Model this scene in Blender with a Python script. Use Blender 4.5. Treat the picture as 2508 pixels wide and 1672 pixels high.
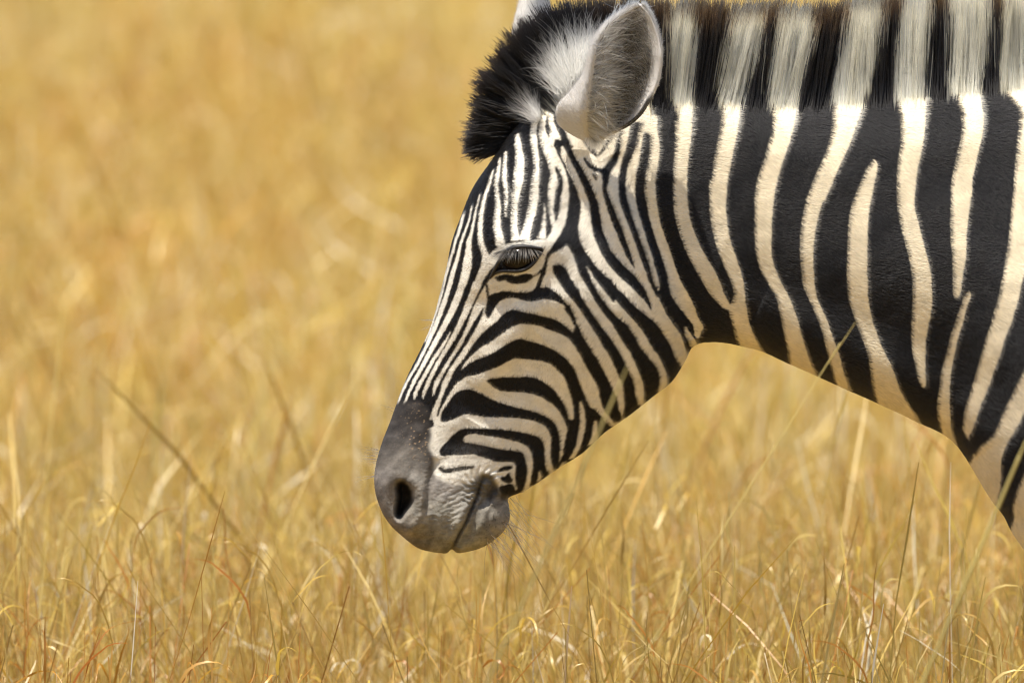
import bpy, bmesh, math, random
import numpy as np
from mathutils import Vector, Matrix

R = math.radians
sc = bpy.context.scene
for o in list(bpy.data.objects): bpy.data.objects.remove(o)
COL = sc.collection

# ---------------------------------------------------------------- camera, sky, sun, exposure
U = 2322.0                                   # photograph units per metre at the animal
DIST, ZC, CAMZ = 20.0, 1.01, 2.0
PITCH = math.atan2(CAMZ - ZC, DIST)
cam_d = bpy.data.cameras.new('camera'); cam = bpy.data.objects.new('camera', cam_d); COL.objects.link(cam)
cam.location = (0, -DIST - .06, CAMZ)
cam.rotation_euler = (math.pi / 2 - PITCH, 0, 0)
cam_d.sensor_width = 22.3
cam_d.lens = 22.3 * math.hypot(DIST, CAMZ - ZC) / (2508 / U)
cam_d.clip_start, cam_d.clip_end = .5, 3000
cam_d.dof.use_dof = True
cam_d.dof.focus_distance = math.hypot(DIST, CAMZ - ZC) - .03
cam_d.dof.aperture_fstop = 7.5
cam_d.dof.aperture_blades = 9
sc.camera = cam

SUN_EL, SUN_AZ = R(71), R(-42)               # azimuth from the camera's back towards its left
sv = Vector((math.sin(SUN_AZ) * math.cos(SUN_EL), -math.cos(SUN_AZ) * math.cos(SUN_EL), math.sin(SUN_EL)))
wd = bpy.data.worlds.new('World'); sc.world = wd; wd.use_nodes = True
nt = wd.node_tree; bg = nt.nodes['Background']
sky = nt.nodes.new('ShaderNodeTexSky'); sky.sky_type = 'NISHITA'; sky.sun_disc = False
sky.sun_elevation = SUN_EL; sky.sun_rotation = math.atan2(sv.x, sv.y)
sky.air_density = 1.0; sky.dust_density = 1.5
nt.links.new(sky.outputs[0], bg.inputs[0]); bg.inputs[1].default_value = .10
sl = bpy.data.lights.new('sun', 'SUN'); sl.energy = 5.0; sl.angle = R(.53); sl.color = (1, .93, .82)
sun = bpy.data.objects.new('sun', sl); COL.objects.link(sun); sun.rotation_euler = sv.to_track_quat('Z', 'Y').to_euler()
sc.view_settings.view_transform = 'Standard'; sc.view_settings.look = 'None'
sc.view_settings.exposure = 0.52; sc.view_settings.gamma = 1; sc.view_settings.use_curve_mapping = False
sc.render.engine = 'CYCLES'
cy = sc.cycles
cy.use_denoising = True; cy.filter_width = 1.15; cy.max_bounces = 8; cy.diffuse_bounces = 4; cy.glossy_bounces = 3; cy.transmission_bounces = 6
cy.transparent_max_bounces = 6; cy.sample_clamp_indirect = 6
rng = np.random.default_rng(7)

def W3(px, py, y=0.):                        # side-view units -> world
    return np.stack([(np.asarray(px) - 1254) / U, np.broadcast_to(y, np.shape(px)).astype(float), ZC - (np.asarray(py) - 836) / U], -1)

# ---------------------------------------------------------------- material helpers
def mat(name):
    m = bpy.data.materials.new(name); m.use_nodes = True
    m.node_tree.nodes.clear(); return m, m.node_tree.nodes, m.node_tree.links

def attr_mat(name, rough=.6, spec=.25, bump=0., bscale=900., sheen=0.):
    m, n, l = mat(name)
    o = n.new('ShaderNodeOutputMaterial'); p = n.new('ShaderNodeBsdfPrincipled'); a = n.new('ShaderNodeAttribute'); a.attribute_name = 'col'
    l.new(a.outputs['Color'], p.inputs['Base Color']); p.inputs['Roughness'].default_value = rough
    p.inputs['Specular IOR Level'].default_value = spec
    if sheen: p.inputs['Sheen Weight'].default_value = sheen
    if bump:
        t = n.new('ShaderNodeTexNoise'); t.inputs['Scale'].default_value = bscale; t.inputs['Detail'].default_value = 3
        tc = n.new('ShaderNodeTexCoord'); l.new(tc.outputs['Object'], t.inputs['Vector'])
        b_ = n.new('ShaderNodeBump'); b_.inputs['Strength'].default_value = bump; b_.inputs['Distance'].default_value = .002
        l.new(t.outputs[0], b_.inputs['Height']); l.new(b_.outputs[0], p.inputs['Normal'])
    l.new(p.outputs[0], o.inputs[0]); return m

def hair_mat(name, rough=.35, ior=1.55):
    m, n, l = mat(name)
    o = n.new('ShaderNodeOutputMaterial'); h = n.new('ShaderNodeBsdfHairPrincipled'); h.model = 'CHIANG'; h.parametrization = 'COLOR'
    a = n.new('ShaderNodeAttribute'); a.attribute_name = 'col'; l.new(a.outputs['Color'], h.inputs['Color'])
    h.inputs['Roughness'].default_value = rough; h.inputs['Radial Roughness'].default_value = .45
    h.inputs['Coat'].default_value = 0; h.inputs['IOR'].default_value = ior
    l.new(h.outputs[0], o.inputs[0]); return m

def link(o, parent=None):                    # parts are built in world coordinates; only the root Empty is placed
    COL.objects.link(o)
    if parent is not None:
        o.parent = parent
        if parent.type == 'EMPTY': o.matrix_parent_inverse = Matrix.Translation(parent.location).inverted()
    return o

def mesh_np(name, V, F, m, parent=None, col=None, smooth=True):
    me = bpy.data.meshes.new(name)
    V = np.asarray(V, np.float32); F = np.asarray(F, np.int32); k = F.shape[1]
    me.vertices.add(len(V)); me.vertices.foreach_set('co', V.ravel())
    me.loops.add(F.size); me.loops.foreach_set('vertex_index', F.ravel())
    me.polygons.add(len(F)); me.polygons.foreach_set('loop_start', np.arange(0, F.size, k, dtype=np.int32))
    me.polygons.foreach_set('loop_total', np.full(len(F), k, np.int32))
    me.polygons.foreach_set('use_smooth', np.full(len(F), smooth))
    me.update(calc_edges=True); me.validate()
    if col is not None:
        a = me.attributes.new('col', 'FLOAT_COLOR', 'POINT')
        a.data.foreach_set('color', np.c_[col, np.ones(len(col))].astype(np.float32).ravel())
    me.materials.append(m)
    o = bpy.data.objects.new(name, me); link(o, parent); return o

def grid_faces(nu, nv, wrap=False):
    i = np.arange(nu - 1)[:, None]; jn = nv if wrap else nv - 1; j = np.arange(jn)[None]
    a = i * nv + j; b_ = i * nv + (j + 1) % nv; c = (i + 1) * nv + (j + 1) % nv; d = (i + 1) * nv + j
    return np.stack([a, b_, c, d], -1).reshape(-1, 4)

def curves_np(name, P, rad, col, m, parent=None):
    """P (n, k, 3), rad (k,) or (n, k), col (n, k, 3) or (n, 3)"""
    n, k, _ = P.shape
    hc = bpy.data.hair_curves.new(name); hc.add_curves([k] * n)
    hc.attributes['position'].data.foreach_set('vector', P.astype(np.float32).ravel())
    ra = hc.attributes.get('radius') or hc.attributes.new('radius', 'FLOAT', 'POINT')
    ra.data.foreach_set('value', np.broadcast_to(rad, (n, k)).astype(np.float32).ravel())
    if col.ndim == 2: col = np.repeat(col[:, None], k, 1)
    ca = hc.attributes.new('col', 'FLOAT_COLOR', 'POINT')
    ca.data.foreach_set('color', np.concatenate([col, np.ones((n, k, 1))], -1).astype(np.float32).ravel())
    hc.materials.append(m)
    o = bpy.data.objects.new(name, hc); link(o, parent); return o

# ---------------------------------------------------------------- coat pattern (side elevation of the animal, 2322 units = 1 m)
OX, OY, CW, CH = 860, -160, 1760, 1600
FR = {'A': (1100, 0, .2551), 'B': (1100, 350, .2551), 'C': (1400, 300, .2551), 'D': (1000, 700, .2551),
      'E': (1350, 650, .2551), 'F': (900, 1000, .2551), 'G': (1000, 380, .15944), 'H': (940, 600, .15944),
      'J': (1200, 900, .2551), 'N': (1600, 0, .31888), 'P': (2008, 0, .31888), 'Q': (1650, 450, .31888),
      'R': (2008, 450, .31888), 'T': (2008, 850, .31888), 'M': (857, 955, .28127)}

def nums(s):
    return [[float(v) for v in p.split()] for p in s.replace('\n', ' ').split(',') if p.strip()]

def cr(P, closed, n=5):
    P = np.asarray(P, float)
    if len(P) < 3: return P
    if closed:
        a, b, c, d = np.roll(P, 1, 0), P, np.roll(P, -1, 0), np.roll(P, -2, 0)
    else:
        Q = np.vstack([2 * P[0] - P[1], P, 2 * P[-1] - P[-2]])
        a, b, c, d = Q[:-3], Q[1:-2], Q[2:-1], Q[3:]
    t = np.arange(n) / n
    t = t[None, :, None]
    a, b, c, d = [q[:, None, :] for q in (a, b, c, d)]
    o = .5 * (2 * b + (c - a) * t + (2 * a - 5 * b + 4 * c - d) * t ** 2 + (3 * b - a - 3 * c + d) * t ** 3)
    o = o.reshape(-1, P.shape[1])
    return o if closed else np.vstack([o, P[-1:]])

def fill(mask, poly, val):
    x0 = poly[:, 0] - OX; y0 = poly[:, 1] - OY
    x1 = np.roll(x0, -1); y1 = np.roll(y0, -1)
    lo = max(0, int(math.floor(y0.min()))); hi = min(CH - 1, int(math.ceil(y0.max())))
    for r in range(lo, hi + 1):
        yc = r + .5
        up = (y0 <= yc) & (y1 > yc); dn = (y1 <= yc) & (y0 > yc)
        k = up | dn
        if not k.any(): continue
        xs = x0[k] + (yc - y0[k]) / (y1[k] - y0[k]) * (x1[k] - x0[k])
        w = np.where(up[k], 1, -1); o = np.argsort(xs); xs = xs[o]; wn = np.cumsum(w[o])
        for i in range(len(xs) - 1):
            if wn[i] != 0:
                a = max(0, int(round(xs[i]))); b = min(CW, int(round(xs[i + 1])))
                if b > a: mask[r, a:b] = val

def shape_poly(kind, fr, s):
    ox, oy, k = FR[fr]
    A = np.array(nums(s))
    if kind == 'P':
        p = cr(A, True, 4)
    elif kind == 'H':                       # y left right
        A = cr(A, False, 5)
        p = np.vstack([np.c_[A[:, 1], A[:, 0]], np.c_[A[::-1, 2], A[::-1, 0]]])
    elif kind == 'C':                       # y centre width (horizontal)
        A = cr(A, False, 5)
        p = np.vstack([np.c_[A[:, 1] - A[:, 2] / 2, A[:, 0]], np.c_[A[::-1, 1] + A[::-1, 2] / 2, A[::-1, 0]]])
    else:                                   # S: x y width, perpendicular
        A = cr(A, False, 5)
        d = np.gradient(A[:, :2], axis=0); d /= np.linalg.norm(d, axis=1)[:, None] + 1e-9
        nn = np.c_[-d[:, 1], d[:, 0]] * A[:, 2:3] / 2
        p = np.vstack([A[:, :2] + nn, (A[:, :2] - nn)[::-1]])
    return p * k + [ox, oy]

K, W_ = 0., 1.
SH = []
def b(kind, fr, s): SH.append((K, kind, fr, s))
def w(kind, fr, s): SH.append((W_, kind, fr, s))

# forehead and nose: black ground, white strokes
b('P', 'B', '560 -420, 780 -420, 900 -420, 990 -350, 1000 -60, 990 120, 1040 300, 1010 700, 985 850, 960 975, 900 960, 780 975, 660 985, 545 1010, 470 1060, 420 1100, 380 1115, 340 1130, 330 1250, 300 1330, 240 1480, 180 1700, -300 2900, -1000 2900, -700 1700, -300 1000, 150 300, 350 -200')
b('P', 'D', '720 -20, 690 110, 640 200, 560 420, 480 600, 380 780, 300 950, 260 1100, 220 1260, 200 1400, -400 1400, -100 800, 200 200, 350 -20')
b('S', 'D', '722 240 14, 690 320 40, 645 400 50, 560 545 52, 480 690 50, 420 790 42, 360 880 36, 320 970 20')
w('S', 'H', '1020 230 12, 950 480 14, 900 660 14, 850 880 12, 790 1110 10, 700 1340 10')
w('S', 'G', '860 950 30, 830 1030 40, 800 1150 48, 760 1280 42, 720 1380 38, 700 1480 30, 690 1560 28')
w('S', 'H', '1110 0 32, 1070 120 30, 1040 230 26, 1000 380 24, 960 520 24, 920 700 24, 880 850 26, 840 980 26, 800 1100 26, 750 1260 26, 700 1380 26, 640 1500 26, 615 1560 26')
w('S', 'G', '975 830 24, 955 950 30, 930 1060 28, 900 1150 36, 850 1280 42, 810 1400 45')
w('S', 'H', '1190 0 40, 1160 120 45, 1130 260 48, 1085 400 58, 1050 530 66, 1020 640 66, 980 760 66, 945 880 68, 900 1010 68, 855 1130 66, 810 1250 64, 760 1370 62, 710 1470 60, 670 1560 56')
w('S', 'D', '220 520 34, 170 620 30, 110 740 27, 60 830 25, 0 930 23, -70 1080 20, -150 1280 10')
w('S', 'G', '1100 640 16, 1075 740 26, 1050 850 28, 1030 950 32, 1010 1050 36, 990 1160 40, 960 1280 50, 930 1400 75')
w('S', 'H', '1312 -40 60, 1308 60 80, 1298 200 110, 1285 330 138, 1265 450 135, 1225 600 118, 1185 720 108, 1130 880 100, 1080 1000 98, 1020 1130 94')
w('S', 'D', '525 0 66, 475 140 64, 420 270 60, 360 390 56, 300 500 50, 240 610 44, 175 730 40, 110 850 36, 50 960 32, 5 1060 26, -50 1180 16, -65 1215 8')
w('S', 'B', '425 285 16, 385 420 28, 345 540 32, 318 660 42, 302 780 46, 298 900 50, 310 1000 54, 340 1080 60, 355 1140 76, 335 1230 72, 300 1320 72, 262 1410 72, 225 1500 70')
w('S', 'D', '668 0 85, 620 120 72, 575 225 64, 532 330 58, 480 440 52, 425 540 46, 365 640 42, 305 740 38, 250 840 36, 200 940 36, 165 1030 36, 145 1085 22, 140 1112 6')
w('S', 'D', '408 470 12, 365 550 22, 315 630 28, 255 720 30, 205 805 32, 150 900 34, 98 1000 36, 65 1075 34, 58 1118 10')
w('S', 'D', '745 25 12, 735 120 24, 708 195 38, 660 275 40, 612 370 38, 560 475 36, 508 570 34, 450 665 32, 390 760 32, 340 845 36, 290 930 42, 255 1010 36, 238 1085 10')
w('S', 'D', '760 360 90, 700 420 56, 645 505 40, 585 590 36, 515 690 34, 450 785 34, 400 865 36, 352 955 38, 328 1030 28, 300 1110 32, 265 1190 34, 240 1270 44, 225 1320 40')
w('S', 'B', '488 170 14, 478 260 30, 462 350 40, 450 430 34, 462 540 44, 470 650 60, 462 750 66, 462 840 74, 478 920 84, 492 990 90, 510 1030 60')
w('S', 'B', '545 110 24, 535 250 38, 532 350 46, 540 450 46, 548 550 38, 545 650 24, 540 740 12')
w('S', 'B', '650 -60 40, 660 30 64, 672 120 76, 680 210 88, 672 310 98, 662 400 100, 648 480 86, 635 570 64, 628 680 60, 622 800 62, 630 880 72, 640 970 90')
w('S', 'A', '855 1125 36, 825 1200 52, 812 1290 64, 812 1372 66')
w('S', 'B', '812 -10 66, 825 100 60, 838 200 58, 838 290 54, 828 390 74, 818 490 88, 812 590 84, 792 690 84, 765 790 80, 742 880 86, 720 970 96')
w('S', 'A', '940 900 20, 975 985 30, 955 1060 40, 915 1140 46, 897 1230 50, 900 1310 66, 925 1390 90, 945 1470 86, 985 1570 80, 1010 1650 90, 1020 1690 80')
w('S', 'B', '1040 230 60, 1090 290 62, 1128 390 44, 1130 480 42, 1115 570 54, 1095 660 80, 1065 760 92, 1040 850 80, 990 950 84, 950 1030 70, 915 1100 60')
w('S', 'B', '1010 290 46, 1000 370 70, 990 460 74, 982 550 64, 978 650 46, 988 740 44, 1010 810 60')
b('P', 'B', '1008 248, 1062 300, 1092 390, 1090 480, 1072 570, 1060 660, 1042 750, 1018 795, 1010 700, 1008 600, 1028 500, 1046 420, 1036 340')
w('S', 'B', '908 600 8, 918 690 22, 908 780 32, 903 870 50, 890 950 90')
w('S', 'A', '1020 900 20, 1042 960 36, 1025 1030 40, 985 1100 40, 980 1190 46, 1000 1280 60, 985 1370 50, 1000 1420 40')
b('S', 'A', '870 750 20, 950 825 40, 1010 880 44, 1055 925 44, 1085 960 30, 1062 1010 26, 1028 1090 26, 1018 1170 28, 1036 1230 32, 1080 1290 62, 1105 1350 64, 1110 1390 76')
w('P', 'B', '470 1030, 540 1005, 640 985, 760 975, 860 960, 930 965, 985 1000, 950 1060, 905 1140, 860 1210, 800 1270, 760 1240, 850 1100, 800 1040, 640 1015, 530 1030, 470 1120, 420 1200, 360 1320, 320 1330, 370 1200, 390 1110')
# cheek: white ground, black strokes
b('S', 'B', '1112 10 76, 1165 130 60, 1220 240 62, 1280 350 68, 1325 450 75, 1372 560 82, 1400 680 92, 1415 800 98, 1440 920 100, 1490 1030 98')
b('S', 'C', '224 876 86, 235 960 92, 258 1080 90, 295 1200 92, 350 1300 98, 430 1400 100, 530 1495 100, 600 1560 100')
b('S', 'E', '590 -10 100, 680 90 102, 780 180 100, 850 260 84, 900 330 56, 940 400 30, 965 460 8')
b('S', 'C', '468 100 26, 452 200 42, 440 300 54, 410 390 70, 360 460 84, 326 520 78, 326 600 54, 314 670 42, 340 760 52, 380 870 62, 425 990 68, 470 1100 64, 515 1220 58, 560 1330 42, 605 1425 8')
b('S', 'C', '118 365 14, 160 430 34, 220 475 36, 290 492 40, 350 470 40')
b('S', 'C', '90 150 30, 150 230 48, 200 300 48, 245 358 16')
b('S', 'C', '410 140 28, 350 210 40, 308 280 40, 255 355 16')
b('S', 'C', '203 518 16, 222 550 22, 238 580 12')
b('S', 'C', '610 20 90, 598 120 84, 578 230 84, 550 320 80, 512 430 74, 492 540 74, 486 650 74, 494 760 76, 522 860 70, 560 970 60, 602 1080 58, 642 1190 58, 682 1300 58, 718 1400 56, 745 1500 44, 758 1568 30')
b('S', 'E', '1318 800 46, 1335 870 46, 1340 940 40')
b('S', 'E', '905 20 56, 935 100 42, 965 190 34, 1000 265 40, 1040 320 60')
b('S', 'C', '716 112 40, 720 160 66, 714 230 78, 705 320 88, 690 420 94, 668 530 92, 656 640 92, 660 740 96, 682 850 98, 706 950 90, 738 1060 84, 772 1170 84, 812 1290 84, 852 1410 80, 892 1540 78')
b('P', 'E', '985 -10, 1055 -10, 1085 80, 1120 180, 1140 280, 1190 380, 1270 480, 1335 555, 1372 620, 1378 690, 1340 700, 1300 660, 1280 680, 1310 740, 1340 790, 1340 840, 1315 890, 1290 820, 1265 740, 1225 660, 1165 580, 1105 490, 1065 405, 1030 330, 1040 220, 1015 100')
w('S', 'E', '1285 622 30, 1320 690 46, 1345 750 50, 1360 800 50')
# dark mark behind the eye and its two legs
b('P', 'B', '1030 -10, 1005 40, 1035 120, 1080 210, 1118 300, 1140 390, 1150 500, 1145 600, 1130 720, 1100 840, 1040 950, 980 1040, 935 1105, 910 1200, 882 1260, 862 1340, 835 1410, 800 1445, 870 1420, 895 1350, 928 1280, 945 1180, 970 1112, 1060 1064, 1130 1018, 1178 1090, 1218 1190, 1250 1290, 1310 1370, 1370 1470, 1430 1568, 1480 1568, 1400 1420, 1330 1290, 1325 1215, 1400 1330, 1500 1460, 1590 1560, 1568 1370, 1490 1300, 1420 1230, 1350 1130, 1285 1030, 1250 930, 1242 830, 1258 720, 1265 620, 1240 520, 1200 420, 1150 310, 1105 210, 1070 130, 1080 60, 1130 40')
b('H', 'E', '20 248 320, 60 262 345, 100 280 360, 200 325 400, 300 385 455, 400 440 525, 500 512 610, 600 590 725, 700 650 795, 830 735 868, 900 775 925, 1000 820 1010, 1100 862 1045, 1200 888 1035, 1260 895 1015, 1340 890 1010, 1420 890 1000')
b('H', 'E', '0 340 400, 60 375 450, 130 420 520, 200 470 590, 300 560 690, 400 650 780, 500 740 900, 600 830 1020, 700 905 1085, 800 960 1150, 900 1035 1185, 1000 1085 1235, 1100 1115 1225, 1180 1115 1220, 1260 1115 1215')
b('H', 'E', '25 30 90, 40 15 120, 80 15 150, 150 50 190, 220 95 230, 300 150 275, 400 235 335, 500 305 400, 600 375 470, 700 435 550, 830 512 637, 900 560 680, 1000 610 725, 1100 655 775, 1200 690 805, 1300 700 820, 1380 705 845, 1470 690 850, 1560 690 840')
# under the eye
b('P', 'D', '765 130, 850 95, 950 82, 1080 95, 1180 82, 1240 30, 1250 -30, 1290 -30, 1275 45, 1330 40, 1400 80, 1470 140, 1568 262, 1600 330, 1568 315, 1490 220, 1400 172, 1300 160, 1200 180, 1100 168, 1000 145, 930 155, 870 190, 830 250, 800 300, 775 342, 738 300, 742 240, 760 180')
b('S', 'E', '150 425 66, 185 490 52, 220 560 36, 250 630 34, 275 700 60')
b('P', 'D', '500 800, 560 690, 620 600, 690 510, 760 440, 840 380, 910 305, 1000 260, 1100 275, 1200 300, 1300 320, 1400 350, 1480 390, 1568 470, 1620 540, 1640 650, 1568 560, 1500 510, 1400 470, 1320 440, 1240 410, 1150 400, 1070 398, 980 435, 890 500, 780 575, 700 620, 620 690, 560 750, 510 830')
b('H', 'E', '600 235 265, 680 205 290, 750 200 330, 830 240 380, 900 285 425, 1000 335 485, 1100 395 538, 1200 450 582, 1300 470 632, 1400 500 650, 1480 560 680, 1540 600 660')
b('P', 'D', '570 690, 500 770, 440 850, 395 945, 352 1030, 322 1110, 292 1200, 275 1275, 292 1275, 312 1220, 350 1150, 390 1080, 440 1000, 500 930, 560 905, 600 840, 540 820, 508 832, 510 800')
b('P', 'D', '520 832, 600 770, 700 720, 800 680, 900 620, 1000 560, 1070 535, 1150 555, 1250 580, 1350 620, 1440 670, 1520 730, 1568 790, 1610 860, 1650 960, 1690 1070, 1740 1180, 1810 1230, 1890 1330, 1960 1410, 1900 1490, 1750 1620, 1650 1700, 1500 1740, 1490 1600, 1535 1400, 1560 1330, 1590 1300, 1588 1200, 1560 1090, 1500 910, 1440 850, 1370 780, 1280 750, 1180 740, 1080 730, 1020 730, 940 765, 860 810, 760 845, 660 880, 560 905, 480 950')
b('P', 'D', '752 938, 830 915, 950 905, 1050 905, 1150 900, 1230 915, 1300 950, 1380 1010, 1440 1080, 1490 1150, 1525 1230, 1545 1310, 1570 1320, 1600 1400, 1560 1600, 1500 1700, 1440 1770, 1465 1690, 1500 1620, 1520 1540, 1525 1430, 1510 1350, 1460 1250, 1400 1180, 1330 1130, 1250 1085, 1160 1060, 1060 1050, 950 1045, 870 1030, 800 985')
w('S', 'J', '868 358 24, 885 440 44, 892 530 54, 886 620 58, 870 700 54, 845 790 46, 800 880 40, 770 915 30')
w('S', 'J', '1016 545 26, 1012 620 48, 1005 690 58, 978 755 50, 960 790 50')
b('P', 'D', '310 1322, 325 1240, 370 1170, 420 1100, 470 1050, 530 1025, 620 1030, 690 1060, 770 1100, 850 1140, 950 1170, 1050 1200, 1150 1220, 1250 1250, 1340 1290, 1410 1350, 1440 1420, 1458 1500, 1462 1580, 1455 1670, 1440 1770, 1404 1810, 1380 1740, 1365 1660, 1372 1570, 1370 1480, 1340 1410, 1290 1360, 1220 1330, 1130 1310, 1000 1295, 860 1295, 720 1285, 620 1268, 550 1265, 480 1290, 420 1320, 360 1335')
b('P', 'F', '690 455, 695 425, 720 390, 770 340, 830 280, 900 235, 1000 222, 1150 225, 1300 232, 1450 252, 1568 280, 1650 310, 1695 370, 1706 450, 1708 540, 1722 620, 1735 670, 1640 745, 1560 785, 1570 720, 1585 620, 1588 540, 1575 460, 1545 405, 1485 368, 1390 340, 1290 315, 1180 298, 1100 286, 1010 275, 945 295, 925 345, 1000 365, 1100 382, 1200 405, 1300 425, 1400 437, 1480 452, 1515 500, 1535 600, 1530 690, 1510 770, 1475 840, 1400 890, 1330 910, 1260 800, 1330 765, 1395 760, 1425 815, 1440 810, 1422 740, 1420 650, 1422 575, 1395 545, 1300 545, 1220 540, 1150 515, 1080 490, 1000 470, 900 480, 820 476, 740 492, 705 482')
w('S', 'J', '470 1030 14, 482 1070 26, 470 1110 26, 455 1130 20')
b('S', 'F', '682 600 26, 740 630 42, 800 625 40, 880 610 38, 960 600 34, 1028 590 28')
b('S', 'F', '1245 640 14, 1300 615 44, 1350 605 46, 1390 592 24')
b('P', 'F', '1270 692, 1320 680, 1350 655, 1378 675, 1392 735, 1350 752, 1300 732')
# eye surround
b('P', 'B', '440 1290, 440 1240, 470 1180, 510 1100, 560 1050, 640 1022, 740 1020, 830 1043, 908 1045, 880 1105, 850 1160, 790 1220, 720 1250, 600 1255, 520 1270')
b('P', 'B', '325 1375, 400 1270, 450 1200, 500 1150, 530 1220, 480 1262, 425 1285, 372 1372')
b('S', 'B', '338 1362 26, 400 1285 48, 470 1230 76, 530 1190 90')
b('P', 'B', '440 1322, 490 1300, 560 1290, 640 1308, 700 1290, 790 1288, 802 1320, 760 1360, 690 1382, 600 1382, 540 1352, 480 1362, 450 1342')
b('S', 'B', '795 1318 12, 850 1290 16, 885 1245 14')
b('S', 'B', '330 1350 30, 362 1400 22, 368 1450 20, 372 1520 26')
# neck: black ground, white bands
b('P', 'C', '760 -1500, 760 -200, 800 0, 825 100, 842 200, 846 300, 838 400, 815 520, 808 620, 810 720, 825 830, 845 950, 880 1080, 922 1190, 960 1300, 1000 1420, 1050 1550, 1108 1650, 1154 1740, 1194 1830, 1214 1900, 1269 1990, 1245 2050, 1222 2110, 1250 2200, 3000 4500, 4900 4500, 4900 -1500, 2500 -1500')
w('S', 'C', '745 -40 150, 760 60 130, 772 120 90')
w('C', 'N', '112 218 110, 135 215 160, 250 235 225, 400 235 232, 520 222 215, 620 212 200, 700 216 175, 800 228 146, 900 236 128, 1000 232 128, 1100 228 120, 1200 218 114, 1300 212 108, 1400 208 105, 1568 205 105')
w('C', 'Q', '0 51 102, 100 53 102, 200 58 108, 300 72 112, 400 104 118, 500 142 124, 600 192 136, 690 244 144, 790 295 130, 870 335 110, 940 385 84, 990 425 60')
w('C', 'N', '135 742 230, 155 738 290, 200 732 315, 400 694 322, 560 628 265, 700 592 215, 780 592 182, 880 590 152, 950 588 140, 1050 575 140, 1150 555 138, 1250 535 135, 1350 520 128, 1450 505 122, 1568 500 120')
w('C', 'Q', '0 342 130, 100 340 125, 200 338 125, 300 346 124, 400 362 122, 500 388 122, 600 424 120, 690 458 110, 770 487 95, 850 502 84, 920 502 100, 960 496 125, 1000 496 140, 1080 512 132, 1160 535 140, 1240 566 160, 1310 600 165')
w('C', 'N', '118 1115 200, 150 1110 240, 250 1110 290, 400 1075 290, 550 1038 265, 650 1022 255, 760 1006 226, 850 1003 200, 950 1002 175, 1050 985 160, 1150 957 158, 1250 925 150, 1350 892 150, 1450 868 155, 1568 848 145')
w('C', 'Q', '0 716 152, 100 701 148, 200 692 142, 300 686 132, 400 686 128, 500 688 120, 600 698 115, 700 732 114, 800 782 106, 900 838 105, 1000 869 118, 1100 897 128, 1200 920 138, 1300 947 144, 1400 968 172, 1520 1010 210')
w('C', 'P', '45 385 190, 60 378 230, 100 362 262, 200 340 305, 300 316 320, 400 297 312, 500 275 300, 600 254 290, 700 233 280, 800 218 250, 870 204 222, 960 192 195, 1050 172 175, 1150 140 160, 1250 97 152, 1350 52 152, 1450 10 150, 1568 -35 150')
w('C', 'Q', '0 1150 130, 100 1108 132, 200 1068 124, 300 1045 118, 400 1028 112, 500 1021 106, 600 1020 98, 700 1028 94, 800 1036 88, 880 1060 72, 970 1098 64, 1070 1142 70, 1150 1170 68, 1250 1200 76, 1350 1231 90, 1450 1256 88, 1600 1302 100')
w('C', 'P', '1252 415 16, 1280 412 50, 1320 398 82, 1400 372 100, 1500 350 108')
w('C', 'R', '0 362 96, 100 338 126, 200 309 138, 300 295 146, 400 288 147, 500 285 150, 600 283 153, 700 282 158, 800 287 154, 900 292 154, 1000 315 140, 1100 345 132, 1200 382 126, 1300 420 130, 1400 459 158, 1500 485 188, 1600 508 208, 1700 552 236, 1800 610 250, 1880 650 250')
w('C', 'P', '-120 780 160, 0 760 220, 100 747 236, 200 735 246, 300 727 246, 400 720 240, 500 712 236, 600 706 237, 700 702 235, 780 704 228, 870 706 212, 960 711 194, 1050 710 180, 1150 700 170, 1250 682 165, 1350 668 153, 1450 659 144, 1568 654 134')
w('C', 'R', '100 656 132, 200 658 128, 300 675 140, 400 699 142, 500 725 140, 600 751 142, 700 771 148, 800 780 146, 900 783 147, 1000 776 145, 1100 766 132, 1200 756 113, 1300 757 103, 1400 765 80, 1500 778 62, 1568 790 42, 1590 794 8')
w('C', 'P', '-120 1180 250, 0 1165 340, 100 1155 335, 200 1144 330, 300 1136 316, 400 1130 300, 500 1124 278, 600 1118 252, 680 1115 230, 760 1130 200, 850 1155 180, 930 1170 170, 1020 1167 165, 1100 1155 160, 1200 1130 160, 1300 1110 160, 1400 1088 156, 1500 1080 160')
w('C', 'R', '50 1088 160, 100 1082 157, 200 1072 146, 300 1064 137, 400 1058 126, 500 1060 115, 600 1061 102, 700 1054 83, 800 1046 68, 870 1044 50, 905 1036 10')
w('C', 'R', '848 1140 10, 880 1130 40, 910 1116 52, 970 1097 46, 1040 1076 54, 1130 1050 60, 1220 1022 60, 1300 1006 62, 1380 986 66, 1460 968 74, 1568 956 78')
w('C', 'T', '314 956 76, 420 948 90, 500 948 100, 580 955 96, 640 965 88, 720 985 95, 780 1010 95')
w('C', 'P', '-120 1570 250, 0 1565 290, 300 1535 305, 600 1530 310, 720 1560 310, 850 1620 225, 950 1625 205, 1100 1612 205, 1300 1592 204, 1568 1578 206')
w('C', 'R', '100 1575 206, 300 1560 208, 450 1535 190, 600 1495 160, 700 1480 160, 800 1457 156, 900 1437 156, 1000 1407 156, 1100 1380 150, 1200 1342 146, 1300 1312 146, 1400 1282 136, 1500 1250 130, 1568 1235 130')
w('C', 'T', '300 1233 126, 400 1200 120, 500 1165 110, 580 1146 98, 660 1133 72, 718 1130 10')
w('P', 'T', '1600 100, 1500 310, 1440 440, 1395 530, 1360 620, 1300 725, 1220 790, 1150 890, 1080 1000, 1250 1350, 1350 1240, 1380 1110, 1390 1000, 1385 910, 1410 810, 1455 715, 1510 625, 1568 480, 1750 -50, 1720 -250')
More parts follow.
